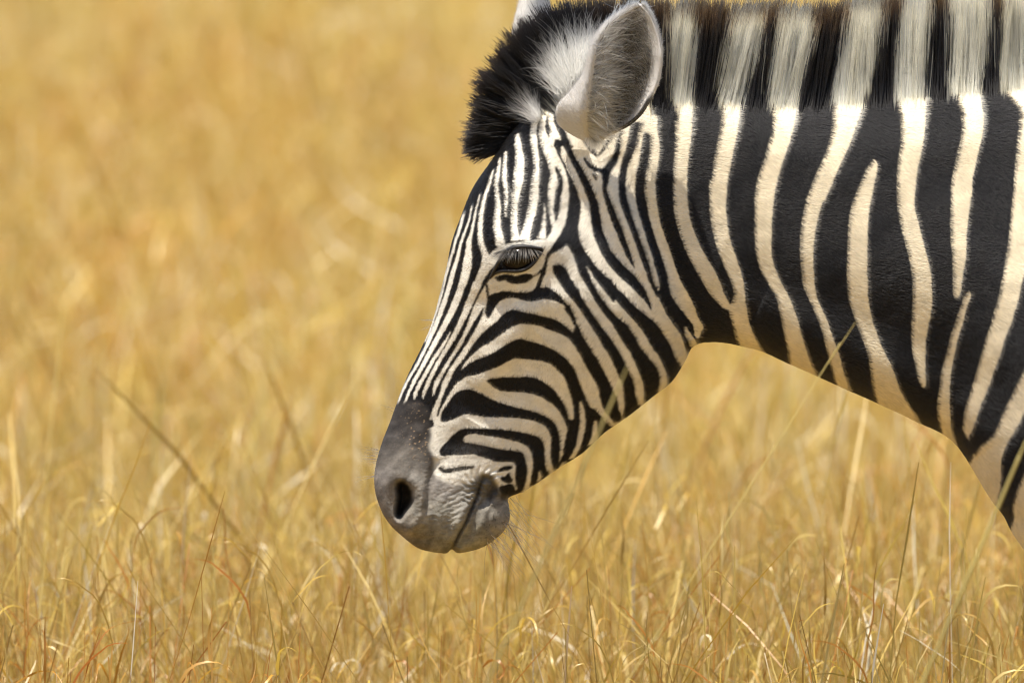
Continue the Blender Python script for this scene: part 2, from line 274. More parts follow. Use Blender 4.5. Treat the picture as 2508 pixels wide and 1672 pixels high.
w('P', 'T', '1620 860, 1568 970, 1520 1090, 1480 1210, 1468 1340, 1470 1450, 1600 1800, 1800 1700, 1760 900')

# mane in front of the poll, ear surround
b('P', 'A', '700 -400, 700 1000, 760 1230, 690 1290, 560 1360, 440 1420, 100 1560, 100 900, 400 -200')
w('P', 'A', '1160 930, 1090 945, 1000 860, 920 790, 820 700, 790 640, 880 500, 1000 400, 1120 330, 1300 300, 1480 260, 1600 500, 1500 800, 1300 1000')
w('S', 'A', '870 1110 14, 820 1150 30, 790 1195 20')

def box(M, r):
    for ax in (0, 1):
        c = np.cumsum(np.pad(M, [(r + 1, r) if a == ax else (0, 0) for a in (0, 1)], mode='edge'), axis=ax)
        n = M.shape[ax]
        hi = np.take(c, np.arange(2 * r + 1, 2 * r + 1 + n), axis=ax); lo = np.take(c, np.arange(n), axis=ax)
        M = (hi - lo) / (2 * r + 1)
    return M

def smooth_noise(h, w_, cell, seed):
    r = np.random.default_rng(seed)
    gh, gw = int(h / cell) + 3, int(w_ / cell) + 3
    g = r.standard_normal((gh, gw))
    yy = np.arange(h) / cell; xx = np.arange(w_) / cell
    y0 = yy.astype(int); x0 = xx.astype(int); fy = (yy - y0)[:, None]; fx = (xx - x0)[None]
    fy = fy * fy * (3 - 2 * fy); fx = fx * fx * (3 - 2 * fx)
    a = g[y0][:, x0]; b_ = g[y0][:, x0 + 1]; c = g[y0 + 1][:, x0]; d = g[y0 + 1][:, x0 + 1]
    return (a * (1 - fx) + b_ * fx) * (1 - fy) + (c * (1 - fx) + d * fx) * fy

def coat_map():
    M = np.ones((CH, CW), np.float32)
    for v, kind, fr, s in SH:
        fill(M, shape_poly(kind, fr, s), v)
    # ragged fur edge: shift the lookup by small noise
    yy, xx = np.mgrid[0:CH, 0:CW]
    dx = smooth_noise(CH, CW, 4, 1) * .7; dy = smooth_noise(CH, CW, 4, 2) * .7
    M = M[np.clip((yy + dy).round().astype(int), 0, CH - 1), np.clip((xx + dx).round().astype(int), 0, CW - 1)]
    return box(M, 1)
# ---------------------------------------------------------------- ground and grass
def ground():
    m, n, l = mat('dry_soil_and_straw')
    o = n.new('ShaderNodeOutputMaterial'); p = n.new('ShaderNodeBsdfPrincipled'); p.inputs['Roughness'].default_value = .95
    tc = n.new('ShaderNodeTexCoord'); t = n.new('ShaderNodeTexNoise'); t.inputs['Scale'].default_value = .6; t.inputs['Detail'].default_value = 8
    r = n.new('ShaderNodeValToRGB'); r.color_ramp.elements[0].color = (.32, .21, .06, 1); r.color_ramp.elements[1].color = (.48, .35, .12, 1)
    r.color_ramp.elements[0].position = .35; r.color_ramp.elements[1].position = .65
    l.new(tc.outputs['Object'], t.inputs['Vector']); l.new(t.outputs[0], r.inputs[0]); l.new(r.outputs[0], p.inputs['Base Color']); l.new(p.outputs[0], o.inputs[0])
    nx, ny = 121, 121
    a = np.linspace(-1, 1, nx); xs = np.sign(a) * np.abs(a) ** 3 * 1500; ys = xs.copy()
    X, Y = np.meshgrid(xs, ys, indexing='ij')
    Z = .03 * np.sin(X * .35 + 1) * np.cos(Y * .23) + .02 * np.sin(X * .9 + Y * .5)
    Z = Z * (np.hypot(X, Y) < 400)
    g = mesh_np('ground', np.stack([X, Y, Z], -1).reshape(-1, 3), grid_faces(nx, ny), m)
    g['kind'] = 'structure'; return g
ground()

def blade_set(seed, n, hmin, hmax, wmin, wmax, rad, curl=.2, droop=(.1, .9), stalks=.12, seg=7, leansd=.2):
    """one tuft: n ribbon blades -> verts, quads, colours"""
    r = np.random.default_rng(seed)
    ang = r.uniform(0, 2 * np.pi, n); rr = rad * np.sqrt(r.uniform(0, 1, n))
    root = np.stack([rr * np.cos(ang), rr * np.sin(ang), np.full(n, -.02)], -1)
    st = r.uniform(0, 1, n) < stalks
    h = r.uniform(hmin, hmax, n); h[st] *= r.uniform(1.15, 1.5, st.sum())
    wd_ = r.uniform(wmin, wmax, n); wd_[st] *= .5
    az = r.uniform(0, 2 * np.pi, n)
    lean = np.abs(r.normal(0, leansd, n)) + .02; lean[st] *= .7
    bend = r.uniform(droop[0], droop[1], n); bend[st] *= .35
    cu = np.where((r.uniform(0, 1, n) < curl) & ~st, r.uniform(2.5, 8., n), 0.)
    t = np.linspace(0, 1, seg + 1)
    pos = np.zeros((n, seg + 1, 3)); pos[:, 0] = root
    th = lean.copy(); azz = az.copy(); step = h / seg
    wig = r.normal(0, .10, (n, seg + 1))
    for i in range(1, seg + 1):
        tip = max(0, t[i] - .55) / .45
        th = th + bend * (t[i] ** 2) * 2.2 / seg * 1.4 + cu * tip * 1.4 / seg * 2 + wig[:, i] * .6
        azz = azz + wig[:, i] * .8 + (cu > 0) * tip * .5
        s = step * np.where(cu > 0, 1 - .55 * tip, 1)
        d = np.stack([np.sin(th) * np.cos(azz), np.sin(th) * np.sin(azz), np.cos(th)], -1)
        pos[:, i] = pos[:, i - 1] + d * s[:, None]
    tan = np.gradient(pos, axis=1); tan /= np.linalg.norm(tan, axis=2, keepdims=True) + 1e-9
    tw = r.uniform(0, np.pi, n)[:, None] + np.linspace(0, 1, seg + 1)[None] * r.normal(0, 1.2, n)[:, None]
    ref = np.stack([np.cos(tw), np.sin(tw), np.zeros_like(tw)], -1)
    side = np.cross(tan, ref); side = ref - (ref * tan).sum(-1, keepdims=True) * tan
    side /= np.linalg.norm(side, axis=2, keepdims=True) + 1e-9
    prof = np.interp(t, [0, .2, .6, .9, 1], [.75, 1, .8, .35, .08])
    ww = wd_[:, None] * prof[None]
    ww[st] = np.where(t[None] > .82, wd_[st][:, None] * 2.6 * (1 - .8 * (t[None] - .82) / .18), wd_[st][:, None])
    L = pos - side * ww[..., None] / 2; Rr = pos + side * ww[..., None] / 2
    V = np.stack([L, Rr], 2).reshape(-1, 3)
    base = (np.arange(n) * (seg + 1) * 2)[:, None]; i = np.arange(seg)[None] * 2
    F = np.stack([base + i, base + i + 1, base + i + 3, base + i + 2], -1).reshape(-1, 4)
    pal = np.array([[.59, .425, .10], [.66, .50, .155], [.55, .34, .065], [.71, .555, .23], [.50, .22, .036], [.63, .45, .08], [.84, .78, .62], [.44, .35, .09]])
    pr = np.array([.24, .20, .15, .12, .08, .10, .07, .04])
    c = pal[r.choice(len(pal), n, p=pr)] * r.uniform(.62, 1.2, (n, 1))
    c[st] = np.minimum(c[st] * 1.05, .9)
    C = np.repeat(c, (seg + 1) * 2, 0)
    return V, F, C

PAL = np.array([[.59, .425, .10], [.67, .50, .15], [.55, .33, .065], [.72, .56, .23], [.52, .22, .032], [.64, .45, .075], [.80, .72, .50], [.40, .27, .08]])

def ribbons(r, root, th, az, length, width, turn, seg, wig, prof, col):
    n = len(root); t = np.linspace(0, 1, seg + 1); pos = np.zeros((n, seg + 1, 3)); pos[:, 0] = root; step = length / seg
    th = th.copy(); az = az.copy(); late = r.uniform(.3, 2.2, n)
    for i in range(1, seg + 1):
        th = th + turn / seg * (late + 1) * t[i] ** late + r.normal(0, wig, n); az = az + r.normal(0, wig * 1.5, n)
        pos[:, i] = pos[:, i - 1] + np.stack([np.sin(th) * np.cos(az), np.sin(th) * np.sin(az), np.cos(th)], -1) * step[:, None]
    tan = np.gradient(pos, axis=1); tan /= np.linalg.norm(tan, axis=2, keepdims=True) + 1e-9
    tw = r.uniform(0, np.pi, n)[:, None] + t[None] * r.normal(0, 2.0, n)[:, None]
    ref = np.stack([np.cos(tw), np.sin(tw), .3 * np.sin(tw * 2)], -1)
    sd = ref - (ref * tan).sum(-1, keepdims=True) * tan; sd /= np.linalg.norm(sd, axis=2, keepdims=True) + 1e-9
    ww = width[:, None] * np.interp(t, *prof)[None]
    V = np.stack([pos - sd * ww[..., None] / 2, pos + sd * ww[..., None] / 2], 2).reshape(-1, 3)
    base = (np.arange(n) * (seg + 1) * 2)[:, None]; i = np.arange(seg)[None] * 2
    F = np.stack([base + i, base + i + 1, base + i + 3, base + i + 2], -1).reshape(-1, 4)
    return V, F, np.repeat(col, (seg + 1) * 2, 0), pos

def leafy_set(seed, n, hmin, hmax, rad, leaves=4, lw=(.0012, .0034), ll=(.04, .13), seg=8):
    """stems with short dried leaves that bend, curl and break off them"""
    r = np.random.default_rng(seed)
    ang = r.uniform(0, 2 * np.pi, n); rr = rad * np.sqrt(r.uniform(0, 1, n))
    root = np.stack([rr * np.cos(ang), rr * np.sin(ang), np.full(n, -.02)], -1)
    h = r.uniform(hmin, hmax, n)
    c = PAL[r.choice(8, n, p=[.22, .18, .20, .06, .12, .12, .0, .10])] * r.uniform(.75, 1.1, (n, 1))
    V, F, C, P = ribbons(r, root, np.abs(r.normal(0, .13, n)), r.uniform(0, 6.3, n), h, r.uniform(.0009, .0021, n), r.normal(.1, .25, n), seg, .03, ([0, 1], [1.1, .7]), c)
    m = n * leaves; k = r.integers(0, n, m); f = 1 - r.uniform(0, 1, m) ** 1.6 * .75; u = f * (seg - .001); i = u.astype(int); q = (u - i)[:, None]
    L0 = P[k, i] * (1 - q) + P[k, np.minimum(i + 1, seg)] * q
    cl = PAL[r.choice(8, m, p=[.24, .22, .14, .12, .08, .13, .05, .02])] * r.uniform(.8, 1.15, (m, 1))
    sharp = r.uniform(0, 1, m) < .15
    turn = np.where(sharp, r.uniform(2.5, 6.5, m), r.uniform(.2, 2.4, m)) * np.where(r.uniform(0, 1, m) < .85, 1, -.5)
    V2, F2, C2, _ = ribbons(r, L0, r.uniform(.05, 1.0, m), r.uniform(0, 6.3, m), r.uniform(*ll, m), r.uniform(*lw, m), turn, seg + 3, .10, ([0, .15, .6, 1], [.5, 1, .8, .1]), np.minimum(cl, .9))
    return np.vstack([V, V2]), np.vstack([F, F2 + len(V)]), np.vstack([C, C2])

def grass_material():
    m, n, l = mat('dry_grass')
    o = n.new('ShaderNodeOutputMaterial'); a = n.new('ShaderNodeAttribute'); a.attribute_name = 'col'
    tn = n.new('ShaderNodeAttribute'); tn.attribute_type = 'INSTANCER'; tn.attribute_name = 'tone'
    cr_ = n.new('ShaderNodeValToRGB'); e = cr_.color_ramp.elements
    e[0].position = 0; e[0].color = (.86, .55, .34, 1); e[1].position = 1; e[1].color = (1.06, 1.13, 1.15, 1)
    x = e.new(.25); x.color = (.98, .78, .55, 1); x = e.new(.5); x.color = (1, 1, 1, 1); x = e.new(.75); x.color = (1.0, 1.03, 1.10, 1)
    mx = n.new('ShaderNodeMix'); mx.data_type = 'RGBA'; mx.blend_type = 'MULTIPLY'; mx.inputs[0].default_value = 1
    l.new(tn.outputs['Fac'], cr_.inputs[0]); l.new(a.outputs['Color'], mx.inputs[6]); l.new(cr_.outputs[0], mx.inputs[7])
    d = n.new('ShaderNodeBsdfDiffuse'); tr = n.new('ShaderNodeBsdfTranslucent'); g = n.new('ShaderNodeBsdfGlossy'); g.inputs['Roughness'].default_value = .45
    g.inputs['Color'].default_value = (1, .95, .85, 1)
    for s in (d, tr): l.new(mx.outputs[2], s.inputs['Color'])
    m1 = n.new('ShaderNodeMixShader'); m1.inputs[0].default_value = .38; m2 = n.new('ShaderNodeMixShader'); m2.inputs[0].default_value = .06
    l.new(d.outputs[0], m1.inputs[1]); l.new(tr.outputs[0], m1.inputs[2]); l.new(m1.outputs[0], m2.inputs[1]); l.new(g.outputs[0], m2.inputs[2])
    l.new(m2.outputs[0], o.inputs[0]); return m
GM = grass_material()

tufts = bpy.data.collections.new('tufts')
def tuft(seed, *a, fn=blade_set, **k):
    V, F, C = fn(seed, *a, **k)
    o = mesh_np('tuft%02d' % len(tufts.objects), V, F, GM, None, C)
    COL.objects.unlink(o); tufts.objects.link(o)
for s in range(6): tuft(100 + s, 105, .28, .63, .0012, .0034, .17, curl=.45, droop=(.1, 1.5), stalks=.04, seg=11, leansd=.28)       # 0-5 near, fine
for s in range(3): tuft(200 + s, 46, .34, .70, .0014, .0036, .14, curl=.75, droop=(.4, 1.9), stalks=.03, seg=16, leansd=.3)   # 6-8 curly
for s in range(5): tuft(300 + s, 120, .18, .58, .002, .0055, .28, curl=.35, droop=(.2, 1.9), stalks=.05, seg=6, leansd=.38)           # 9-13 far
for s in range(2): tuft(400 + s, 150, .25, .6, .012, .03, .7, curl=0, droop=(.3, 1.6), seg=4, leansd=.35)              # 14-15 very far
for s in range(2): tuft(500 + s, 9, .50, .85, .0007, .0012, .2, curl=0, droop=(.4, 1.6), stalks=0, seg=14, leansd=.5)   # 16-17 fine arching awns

for s in range(5): tuft(600 + s, 46, .36, .68, .16, fn=leafy_set, leaves=1)               # 18-22 leafy, near
for s in range(3): tuft(700 + s, 30, .25, .55, .22, fn=leafy_set, leaves=4, lw=(.0025, .005), ll=(.06, .2), seg=5)   # 23-25 leafy, far

def vnoise(x, y, cell, seed):
    r = np.random.default_rng(seed); N = 256; g = r.uniform(0, 1, (N, N))
    u = x / cell + 97.3; v = y / cell + 31.7
    i = np.floor(u).astype(int); j = np.floor(v).astype(int); fu = u - i; fv = v - j
    fu = fu * fu * (3 - 2 * fu); fv = fv * fv * (3 - 2 * fv)
    G = lambda a, b_: g[a % N, b_ % N]
    return (G(i, j) * (1 - fu) + G(i + 1, j) * fu) * (1 - fv) + (G(i, j + 1) * (1 - fu) + G(i + 1, j + 1) * fu) * fv

def scatter():
    r = np.random.default_rng(11)
    P = []
    def zone(x0, x1, y0, y1, dens, ids, s0, s1, pr=None):
        n = int((x1 - x0) * (y1 - y0) * dens)
        P.append(np.c_[r.uniform(x0, x1, n), r.uniform(y0, y1, n), r.choice(ids, n, p=pr), r.uniform(s0, s1, n)])
    zone(-2.6, 2.6, -.7, 1.4, 20, list(range(9)), .9, 1.17)
    zone(-2.6, 2.6, -.7, 1.6, 26, [18, 19, 20, 21, 22], .92, 1.16)
    zone(-2.6, 2.6, 1.6, 4.5, 16, [18, 19, 20, 21, 22], .9, 1.1)
    zone(-2.6, 2.6, -2.4, -.7, 24, list(range(9)), .65, .86, [.12] * 6 + [.09, .09, .10])
    zone(-2.6, 2.6, 1.3, 3.2, 28, list(range(9)), .85, 1.12, [.12] * 6 + [.09, .09, .10])
    zone(-2.6, 2.6, -.4, 2.6, 6, [16, 17], .75, 1.0)
    zone(-3, 3, -14, -2.4, 8, [9, 10, 11, 12, 13], .5, .7)
    zone(-3.5, 3.5, 3.0, 12, 16, [0, 1, 2, 3, 4, 5, 9, 10, 11, 12, 13], .8, 1.1)
    zone(-7, 7, 12, 48, 5, [9, 10, 11, 12, 13], .8, 1.15)
    zone(-5, 5, 4.5, 30, 3, [23, 24, 25], .85, 1.2)
    zone(-16, -7, 10, 48, 4, [9, 10, 11, 12, 13], .8, 1.15)
    zone(7, 16, 10, 48, 4, [9, 10, 11, 12, 13], .8, 1.15)
    zone(-30, 30, 48, 160, 1.8, [14, 15], .9, 1.3)
    zone(-9, -2.6, -4, 12, 5, [9, 10, 11, 12, 13], .75, 1.1)
    zone(2.6, 9, -4, 12, 5, [9, 10, 11, 12, 13], .75, 1.1)
    A = np.vstack(P); A[(np.abs(A[:, 0] + .08) < .22) & (A[:, 1] > -2.5) & (A[:, 1] < .16), 3] *= .78   # cropped low under the muzzle
    x, y = A[:, 0], A[:, 1]
    z = .03 * np.sin(x * .35 + 1) * np.cos(y * .23) + .02 * np.sin(x * .9 + y * .5)
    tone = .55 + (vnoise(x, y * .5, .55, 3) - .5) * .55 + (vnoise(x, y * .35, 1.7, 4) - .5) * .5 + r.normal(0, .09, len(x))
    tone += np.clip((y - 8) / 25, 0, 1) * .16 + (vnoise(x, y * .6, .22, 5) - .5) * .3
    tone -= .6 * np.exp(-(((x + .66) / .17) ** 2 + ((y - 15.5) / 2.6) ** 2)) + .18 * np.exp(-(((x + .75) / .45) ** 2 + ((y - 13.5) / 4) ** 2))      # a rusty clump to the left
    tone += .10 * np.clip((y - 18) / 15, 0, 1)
    # thin out where the animal's feet stand
    me = bpy.data.meshes.new('grass'); n = len(A)
    me.vertices.add(n); me.vertices.foreach_set('co', np.c_[x, y, z].astype(np.float32).ravel())
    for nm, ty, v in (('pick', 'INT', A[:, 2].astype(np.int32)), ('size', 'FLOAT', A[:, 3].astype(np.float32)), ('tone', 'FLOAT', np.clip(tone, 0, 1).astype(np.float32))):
        me.attributes.new(nm, ty, 'POINT').data.foreach_set('value', v)
    rot = np.c_[r.normal(0, .05, n), r.normal(0, .05, n), r.uniform(0, 2 * np.pi, n)].astype(np.float32)
    me.attributes.new('rot', 'FLOAT_VECTOR', 'POINT').data.foreach_set('vector', rot.ravel())
    o = bpy.data.objects.new('grass', me); COL.objects.link(o)
    g = bpy.data.node_groups.new('grass_scatter', 'GeometryNodeTree')
    g.interface.new_socket('Geometry', in_out='INPUT', socket_type='NodeSocketGeometry')
    g.interface.new_socket('Geometry', in_out='OUTPUT', socket_type='NodeSocketGeometry')
    N, L = g.nodes, g.links
    gi = N.new('NodeGroupInput'); go = N.new('NodeGroupOutput')
    ci = N.new('GeometryNodeCollectionInfo'); ci.inputs['Collection'].default_value = tufts
    ci.inputs['Separate Children'].default_value = True; ci.inputs['Reset Children'].default_value = True
    ip = N.new('GeometryNodeInstanceOnPoints'); ip.inputs['Pick Instance'].default_value = True
    def at(nm, ty):
        q = N.new('GeometryNodeInputNamedAttribute'); q.data_type = ty; q.inputs['Name'].default_value = nm
        return q.outputs['Attribute']
    L.new(gi.outputs[0], ip.inputs['Points']); L.new(ci.outputs[0], ip.inputs['Instance'])
    L.new(at('pick', 'INT'), ip.inputs['Instance Index']); L.new(at('size', 'FLOAT'), ip.inputs['Scale'])
    er = N.new('FunctionNodeEulerToRotation'); L.new(at('rot', 'FLOAT_VECTOR'), er.inputs[0]); L.new(er.outputs[0], ip.inputs['Rotation'])
    L.new(ip.outputs[0], go.inputs[0])
    md = o.modifiers.new('scatter', 'NODES'); md.node_group = g
    o['kind'] = 'stuff'; o['label'] = 'tall dry golden savanna grass filling the whole ground'; o['category'] = 'grass'
    return o
scatter()

# ---------------------------------------------------------------- the zebra
COAT = coat_map()
root = bpy.data.objects.new('zebra', None); root.location = (1.05, 0, 0); COL.objects.link(root)
root['label'] = 'black and white striped zebra standing with lowered head in tall golden grass'; root['category'] = 'zebra'

def canvas(polys, blur):
    M = np.zeros((CH, CW), np.float32)
    for p in polys: fill(M, p, 1.)
    return box(box(M, blur), blur)

def look(M, px, py):
    x = np.clip(px - OX, 0, CW - 1.001); y = np.clip(py - OY, 0, CH - 1.001)
    i = y.astype(int); j = x.astype(int); fy = y - i; fx = x - j
    return (M[i, j] * (1 - fx) + M[i, j + 1] * fx) * (1 - fy) + (M[i + 1, j] * (1 - fx) + M[i + 1, j + 1] * fx) * fy

# sections of the body: top point, bottom point (side-view units), half width (m), k (top heavier), p (flatness)
SEC = nums('''1066 1361 1070 1362 .003 0 .9, 1022 1349.5 1122 1363 .021 0 .85, 976 1314 1182 1348 .034 0 .8, 951 1288 1226 1317 .041 .05 .8,
933 1258 1242 1290 .0455 .05 .8, 919 1217 1244 1254 .048 .08 .8, 915.5 1178 1248 1230 .0485 .1 .8, 921 1139 1278 1213 .0475 .12 .8,
935 1090 1320 1187 .046 .15 .78, 953.6 1043 1370 1152 .046 .18 .75, 974 987 1427 1115.5 .048 .2 .72, 1000 924.5 1481 1066 .053 .22 .7,
1032 860 1541 1024 .060 .25 .7, 1057.5 800 1600 977 .068 .28 .7, 1077 730 1645 941 .076 .28 .7, 1092 670 1676 894 .083 .28 .7,
1107 600 1692 862 .088 .28 .7, 1128 541 1704 852 .090 .28 .7, 1159 467 1714 847 .089 .26 .72, 1207 396 1724 844.5 .085 .22 .74,
1258 318 1736 843.5 .079 .12 .76, 1325 248 1750 843 .074 .0 .78, 1405 214 1768 844 .071 -.1 .8, 1500 208 1788 846.5 .071 -.15 .82,
1590 210 1818 853 .073 -.18 .84, 1690 214 1868 866 .077 -.2 .85, 1790 220 1930 894 .081 -.2 .85, 1890 224 1995 922.5 .086 -.2 .85,
1990 226 2070 956.5 .091 -.2 .85, 2090 220 2148 991 .097 -.2 .85, 2200 210 2240 1034.5 .104 -.2 .85, 2320 200 2341 1091 .114 -.2 .85,
2430 194 2428 1224 .126 -.18 .85, 2540 190 2520 1362 .145 -.15 .85, 2690 184 2640 1500 .18 -.1 .82, 2900 170 2800 1640 .22 -.1 .8,
3200 130 3150 1730 .25 -.1 .78, 3700 205 3650 1760 .29 -.1 .75, 4300 235 4300 1760 .31 -.05 .75, 4900 195 4950 1650 .29 0 .78,
5300 265 5300 1500 .24 0 .8, 5520 480 5500 1350 .16 0 .85, 5600 720 5590 1080 .07 0 .9, 5612 860 5610 900 .004 0 1''')
SEC = np.array(SEC)

def section_at(c):
    n = len(SEC); c = np.clip(c, 0, n - 1 - 1e-9); i = c.astype(int); t = (c - i)[:, None]
    Q = np.vstack([2 * SEC[0] - SEC[1], SEC, 2 * SEC[-1] - SEC[-2]])
    a, b_, c_, d = Q[i], Q[i + 1], Q[i + 2], Q[i + 3]
    return .5 * (2 * b_ + (c_ - a) * t + (2 * a - 5 * b_ + 4 * c_ - d) * t ** 2 + (3 * b_ - a - 3 * c_ + d) * t ** 3)

cc = np.linspace(0, len(SEC) - 1, 6000); S_ = section_at(cc)
dist = np.maximum(np.hypot(*np.diff(S_[:, :2], axis=0).T), np.hypot(*np.diff(S_[:, 2:4], axis=0).T)) * .7 + .3 * np.hypot(*np.diff((S_[:, :2] + S_[:, 2:4]) / 2, axis=0).T)
arc = np.r_[0, np.cumsum(dist)]
a33 = np.interp(33.2, cc, arc)
NV = 960
us = np.interp(np.r_[np.linspace(0, a33, NV), np.linspace(a33, arc[-1], 240)[1:]], arc, cc)
us = np.r_[us]; NU = len(us); NT = 560
S_ = section_at(us)
th = np.arange(NT) / NT * 2 * np.pi
t_ = (1 - np.cos(th)) / 2
PX = S_[:, 0:1] + (S_[:, 2:3] - S_[:, 0:1]) * t_
PY = S_[:, 1:2] + (S_[:, 3:4] - S_[:, 1:2]) * t_
sn = np.sin(th); HW = S_[:, 4:5] * np.abs(sn)[None] ** S_[:, 6:7] * (1 + S_[:, 5:6] * np.cos(th)[None])
side = np.where(sn >= 0, -1., 1.)[None]                  # first half of the ring faces the camera
edge = np.clip(np.abs(sn)[None] / .35, 0, 1) ** 1.2      # relief fades out at the outline

def bump(px, py, cx, cy_, rx, ry, rot, h, pw=1.):
    c, s = math.cos(R(rot)), math.sin(R(rot)); dx, dy = px - cx, py - cy_
    a = (dx * c + dy * s) / rx; b_ = (-dx * s + dy * c) / ry
    return h * np.exp(-(a * a + b_ * b_) ** pw)

def ridge(px, py, pts, wid, h):
    """smooth ridge (or groove) along a polyline, height tapering at the ends"""
    P = cr(np.array(nums(pts)), False, 4); best = np.full(px.shape, 1e9); tt = np.zeros(px.shape)
    m = (px > P[:, 0].min() - 3 * wid) & (px < P[:, 0].max() + 3 * wid) & (py > P[:, 1].min() - 3 * wid) & (py < P[:, 1].max() + 3 * wid)
    x, y = px[m], py[m]; bb = np.full(x.shape, 1e9); bt = np.zeros(x.shape)
    for i in range(len(P) - 1):
        d = P[i + 1] - P[i]; L2 = (d ** 2).sum() + 1e-9
        q = np.clip(((x - P[i, 0]) * d[0] + (y - P[i, 1]) * d[1]) / L2, 0, 1)
        dd = (x - P[i, 0] - q * d[0]) ** 2 + (y - P[i, 1] - q * d[1]) ** 2
        k = dd < bb; bb[k] = dd[k]; bt[k] = (i + q[k]) / (len(P) - 1)
    out = np.zeros(px.shape)
    out[m] = h * np.exp(-bb / wid ** 2) * np.clip(np.minimum(bt, 1 - bt) * 5, 0, 1) ** .5
    return out

D = np.zeros_like(PX); mm = .001
D += bump(PX, PY, 1290, 588, 95, 34, 5, 10 * mm)          # brow
D += bump(PX, PY, 1275, 645, 80, 45, -8, 7 * mm)          # eye
D += bump(PX, PY, 1225, 735, 95, 34, -12, -3.5 * mm)      # hollow under the eye
D += bump(PX, PY, 1420, 540, 60, 95, -15, -6 * mm)        # temple
D += bump(PX, PY, 1490, 850, 165, 150, 30, 9 * mm, 1.3)   # jaw muscle
D += ridge(PX, PY, '1420 720, 1340 740, 1285 790, 1230 880, 1180 960', 38, 6 * mm)   # facial crest
D += ridge(PX, PY, '1330 830, 1270 890, 1215 960, 1170 1040', 40, -4 * mm)
D += bump(PX, PY, 1110, 880, 45, 130, 28, -4 * mm)
D += ridge(PX, PY, '1500 380, 1590 540, 1670 720, 1706 830', 30, -8 * mm)            # behind the jaw
D += ridge(PX, PY, '1440 380, 1520 520, 1600 680, 1660 800', 40, 4 * mm)
D += bump(PX, PY, 1420, 330, 70, 60, 0, 8 * mm)           # base of the ear
D += ridge(PX, PY, '1640 300, 1850 340, 2100 350, 2400 330, 2600 320', 110, 7 * mm)
D += ridge(PX, PY, '1760 640, 1950 700, 2150 780, 2330 900, 2500 1050', 70, -6 * mm)
D += ridge(PX, PY, '1850 760, 2050 850, 2250 960, 2400 1110', 60, 6 * mm)
D += bump(PX, PY, 2360, 800, 100, 160, -30, -5 * mm)
# nostril, lips
nr = lambda k, e=1.: np.exp(-np.maximum(0, ((PX - 986 - (PY - 1240) * .06) / (26 * k)) ** 2 + ((PY - 1240) / (60 * k)) ** 2) ** e)
NM = look(canvas([shape_poly('P', 'F', '322 752, 365 762, 402 820, 430 890, 424 955, 394 1010, 370 1060, 345 1105, 318 1135, 300 1100, 304 1040, 308 980, 306 920, 298 860, 302 795')], 5), PX, PY + 8)
NM = look(canvas([shape_poly('P', 'M', '425 845, 470 850, 512 885, 540 950, 538 1020, 505 1075, 470 1120, 440 1165, 412 1150, 408 1090, 420 1020, 425 950, 415 890')], 5), PX, PY + 8)
NS = look(canvas([shape_poly('P', 'M', '400 840, 470 850, 512 885, 540 950, 538 1020, 505 1075, 470 1120, 430 1180, 385 1150, 350 1060, 340 960, 360 880')], 13), PX, PY + 8)
D += 6 * mm * nr(1.9, 2) - 10 * mm * NS - 26 * mm * NM * np.clip(np.abs(sn)[None] * 3, 0, 1)
D += ridge(PX, PY, '1000 1172, 1026 1190, 1036 1225, 1034 1262, 1016 1292, 990 1300', 15, 5 * mm)      # thick rear rim of the nostril
D += ridge(PX, PY, '1067 1125, 1063 1150, 1053 1178, 1050 1208, 1047 1238, 1036 1282', 10, -4.5 * mm) + ridge(PX, PY, '1068 1120, 1060 1170, 1054 1210, 1048 1260', 22, -2.5 * mm)
D += bump(PX, PY, 1085, 1275, 55, 75, 12, 6 * mm)         # upper lip
D += bump(PX, PY, 1185, 1285, 46, 66, 20, 7 * mm)         # lower lip
D += ridge(PX, PY, '1186 1166, 1176 1190, 1168 1218, 1155 1248, 1141 1281, 1124 1312, 1113 1338, 1106 1362', 5, -7 * mm)
D += ridge(PX, PY, '1192 1190, 1184 1220, 1172 1252, 1158 1284, 1140 1316, 1124 1345', 17, -7 * mm)     # the lower lip sits back under the upper
D += ridge(PX, PY, '1150 1210, 1142 1240, 1128 1272, 1112 1305, 1100 1335', 12, 3 * mm)
D += ridge(PX, PY, '1176 1172, 1196 1176, 1212 1194, 1214 1215', 7, -4 * mm) + ridge(PX, PY, '1180 1162, 1204 1166, 1222 1184', 9, 1.2 * mm)
D += ridge(PX, PY, '1215 1185, 1200 1215, 1180 1250', 9, -4 * mm)
for i in range(7):
    a = i / 6
    x0, y0 = 1128 + 42 * a, 1225 - 50 * a
    D += ridge(PX, PY, '%g %g, %g %g, %g %g' % (x0, y0, x0 + 18, y0 + 10, x0 + 32, y0 + 24), 3.0, -1.6 * mm)
for i in range(12):
    x0, y0 = 1062 + 6.5 * i, 1205 + (i * 37 % 5) * 19
    D += ridge(PX, PY, '%g %g, %g %g, %g %g' % (x0, y0 + 14, x0 + 22, y0 + 4, x0 + 46, y0 - 8), 3.0, -.6 * mm)
for i in range(12):                                       # fine creases round the corner of the mouth and the chin
    a = i / 11
    x0, y0 = 1186 + 26 * math.cos(a * 4.2 + 1.2), 1196 + 22 * math.sin(a * 4.2 + 1.2)
    D += ridge(PX, PY, '%g %g, %g %g, %g %g' % (x0, y0, x0 + 16 * math.cos(a * 4.2 + 1.4), y0 + 16 * math.sin(a * 4.2 + 1.4), x0 + 34 * math.cos(a * 4.2 + 1.7), y0 + 34 * math.sin(a * 4.2 + 1.7)), 3.0, -1.3 * mm)
D += ridge(PX, PY, '1205 1240, 1196 1270, 1200 1300, 1218 1318', 8, -2.5 * mm)
D += ridge(PX, PY, '940 1285, 975 1312, 1020 1325, 1065 1322', 9, -2.0 * mm)
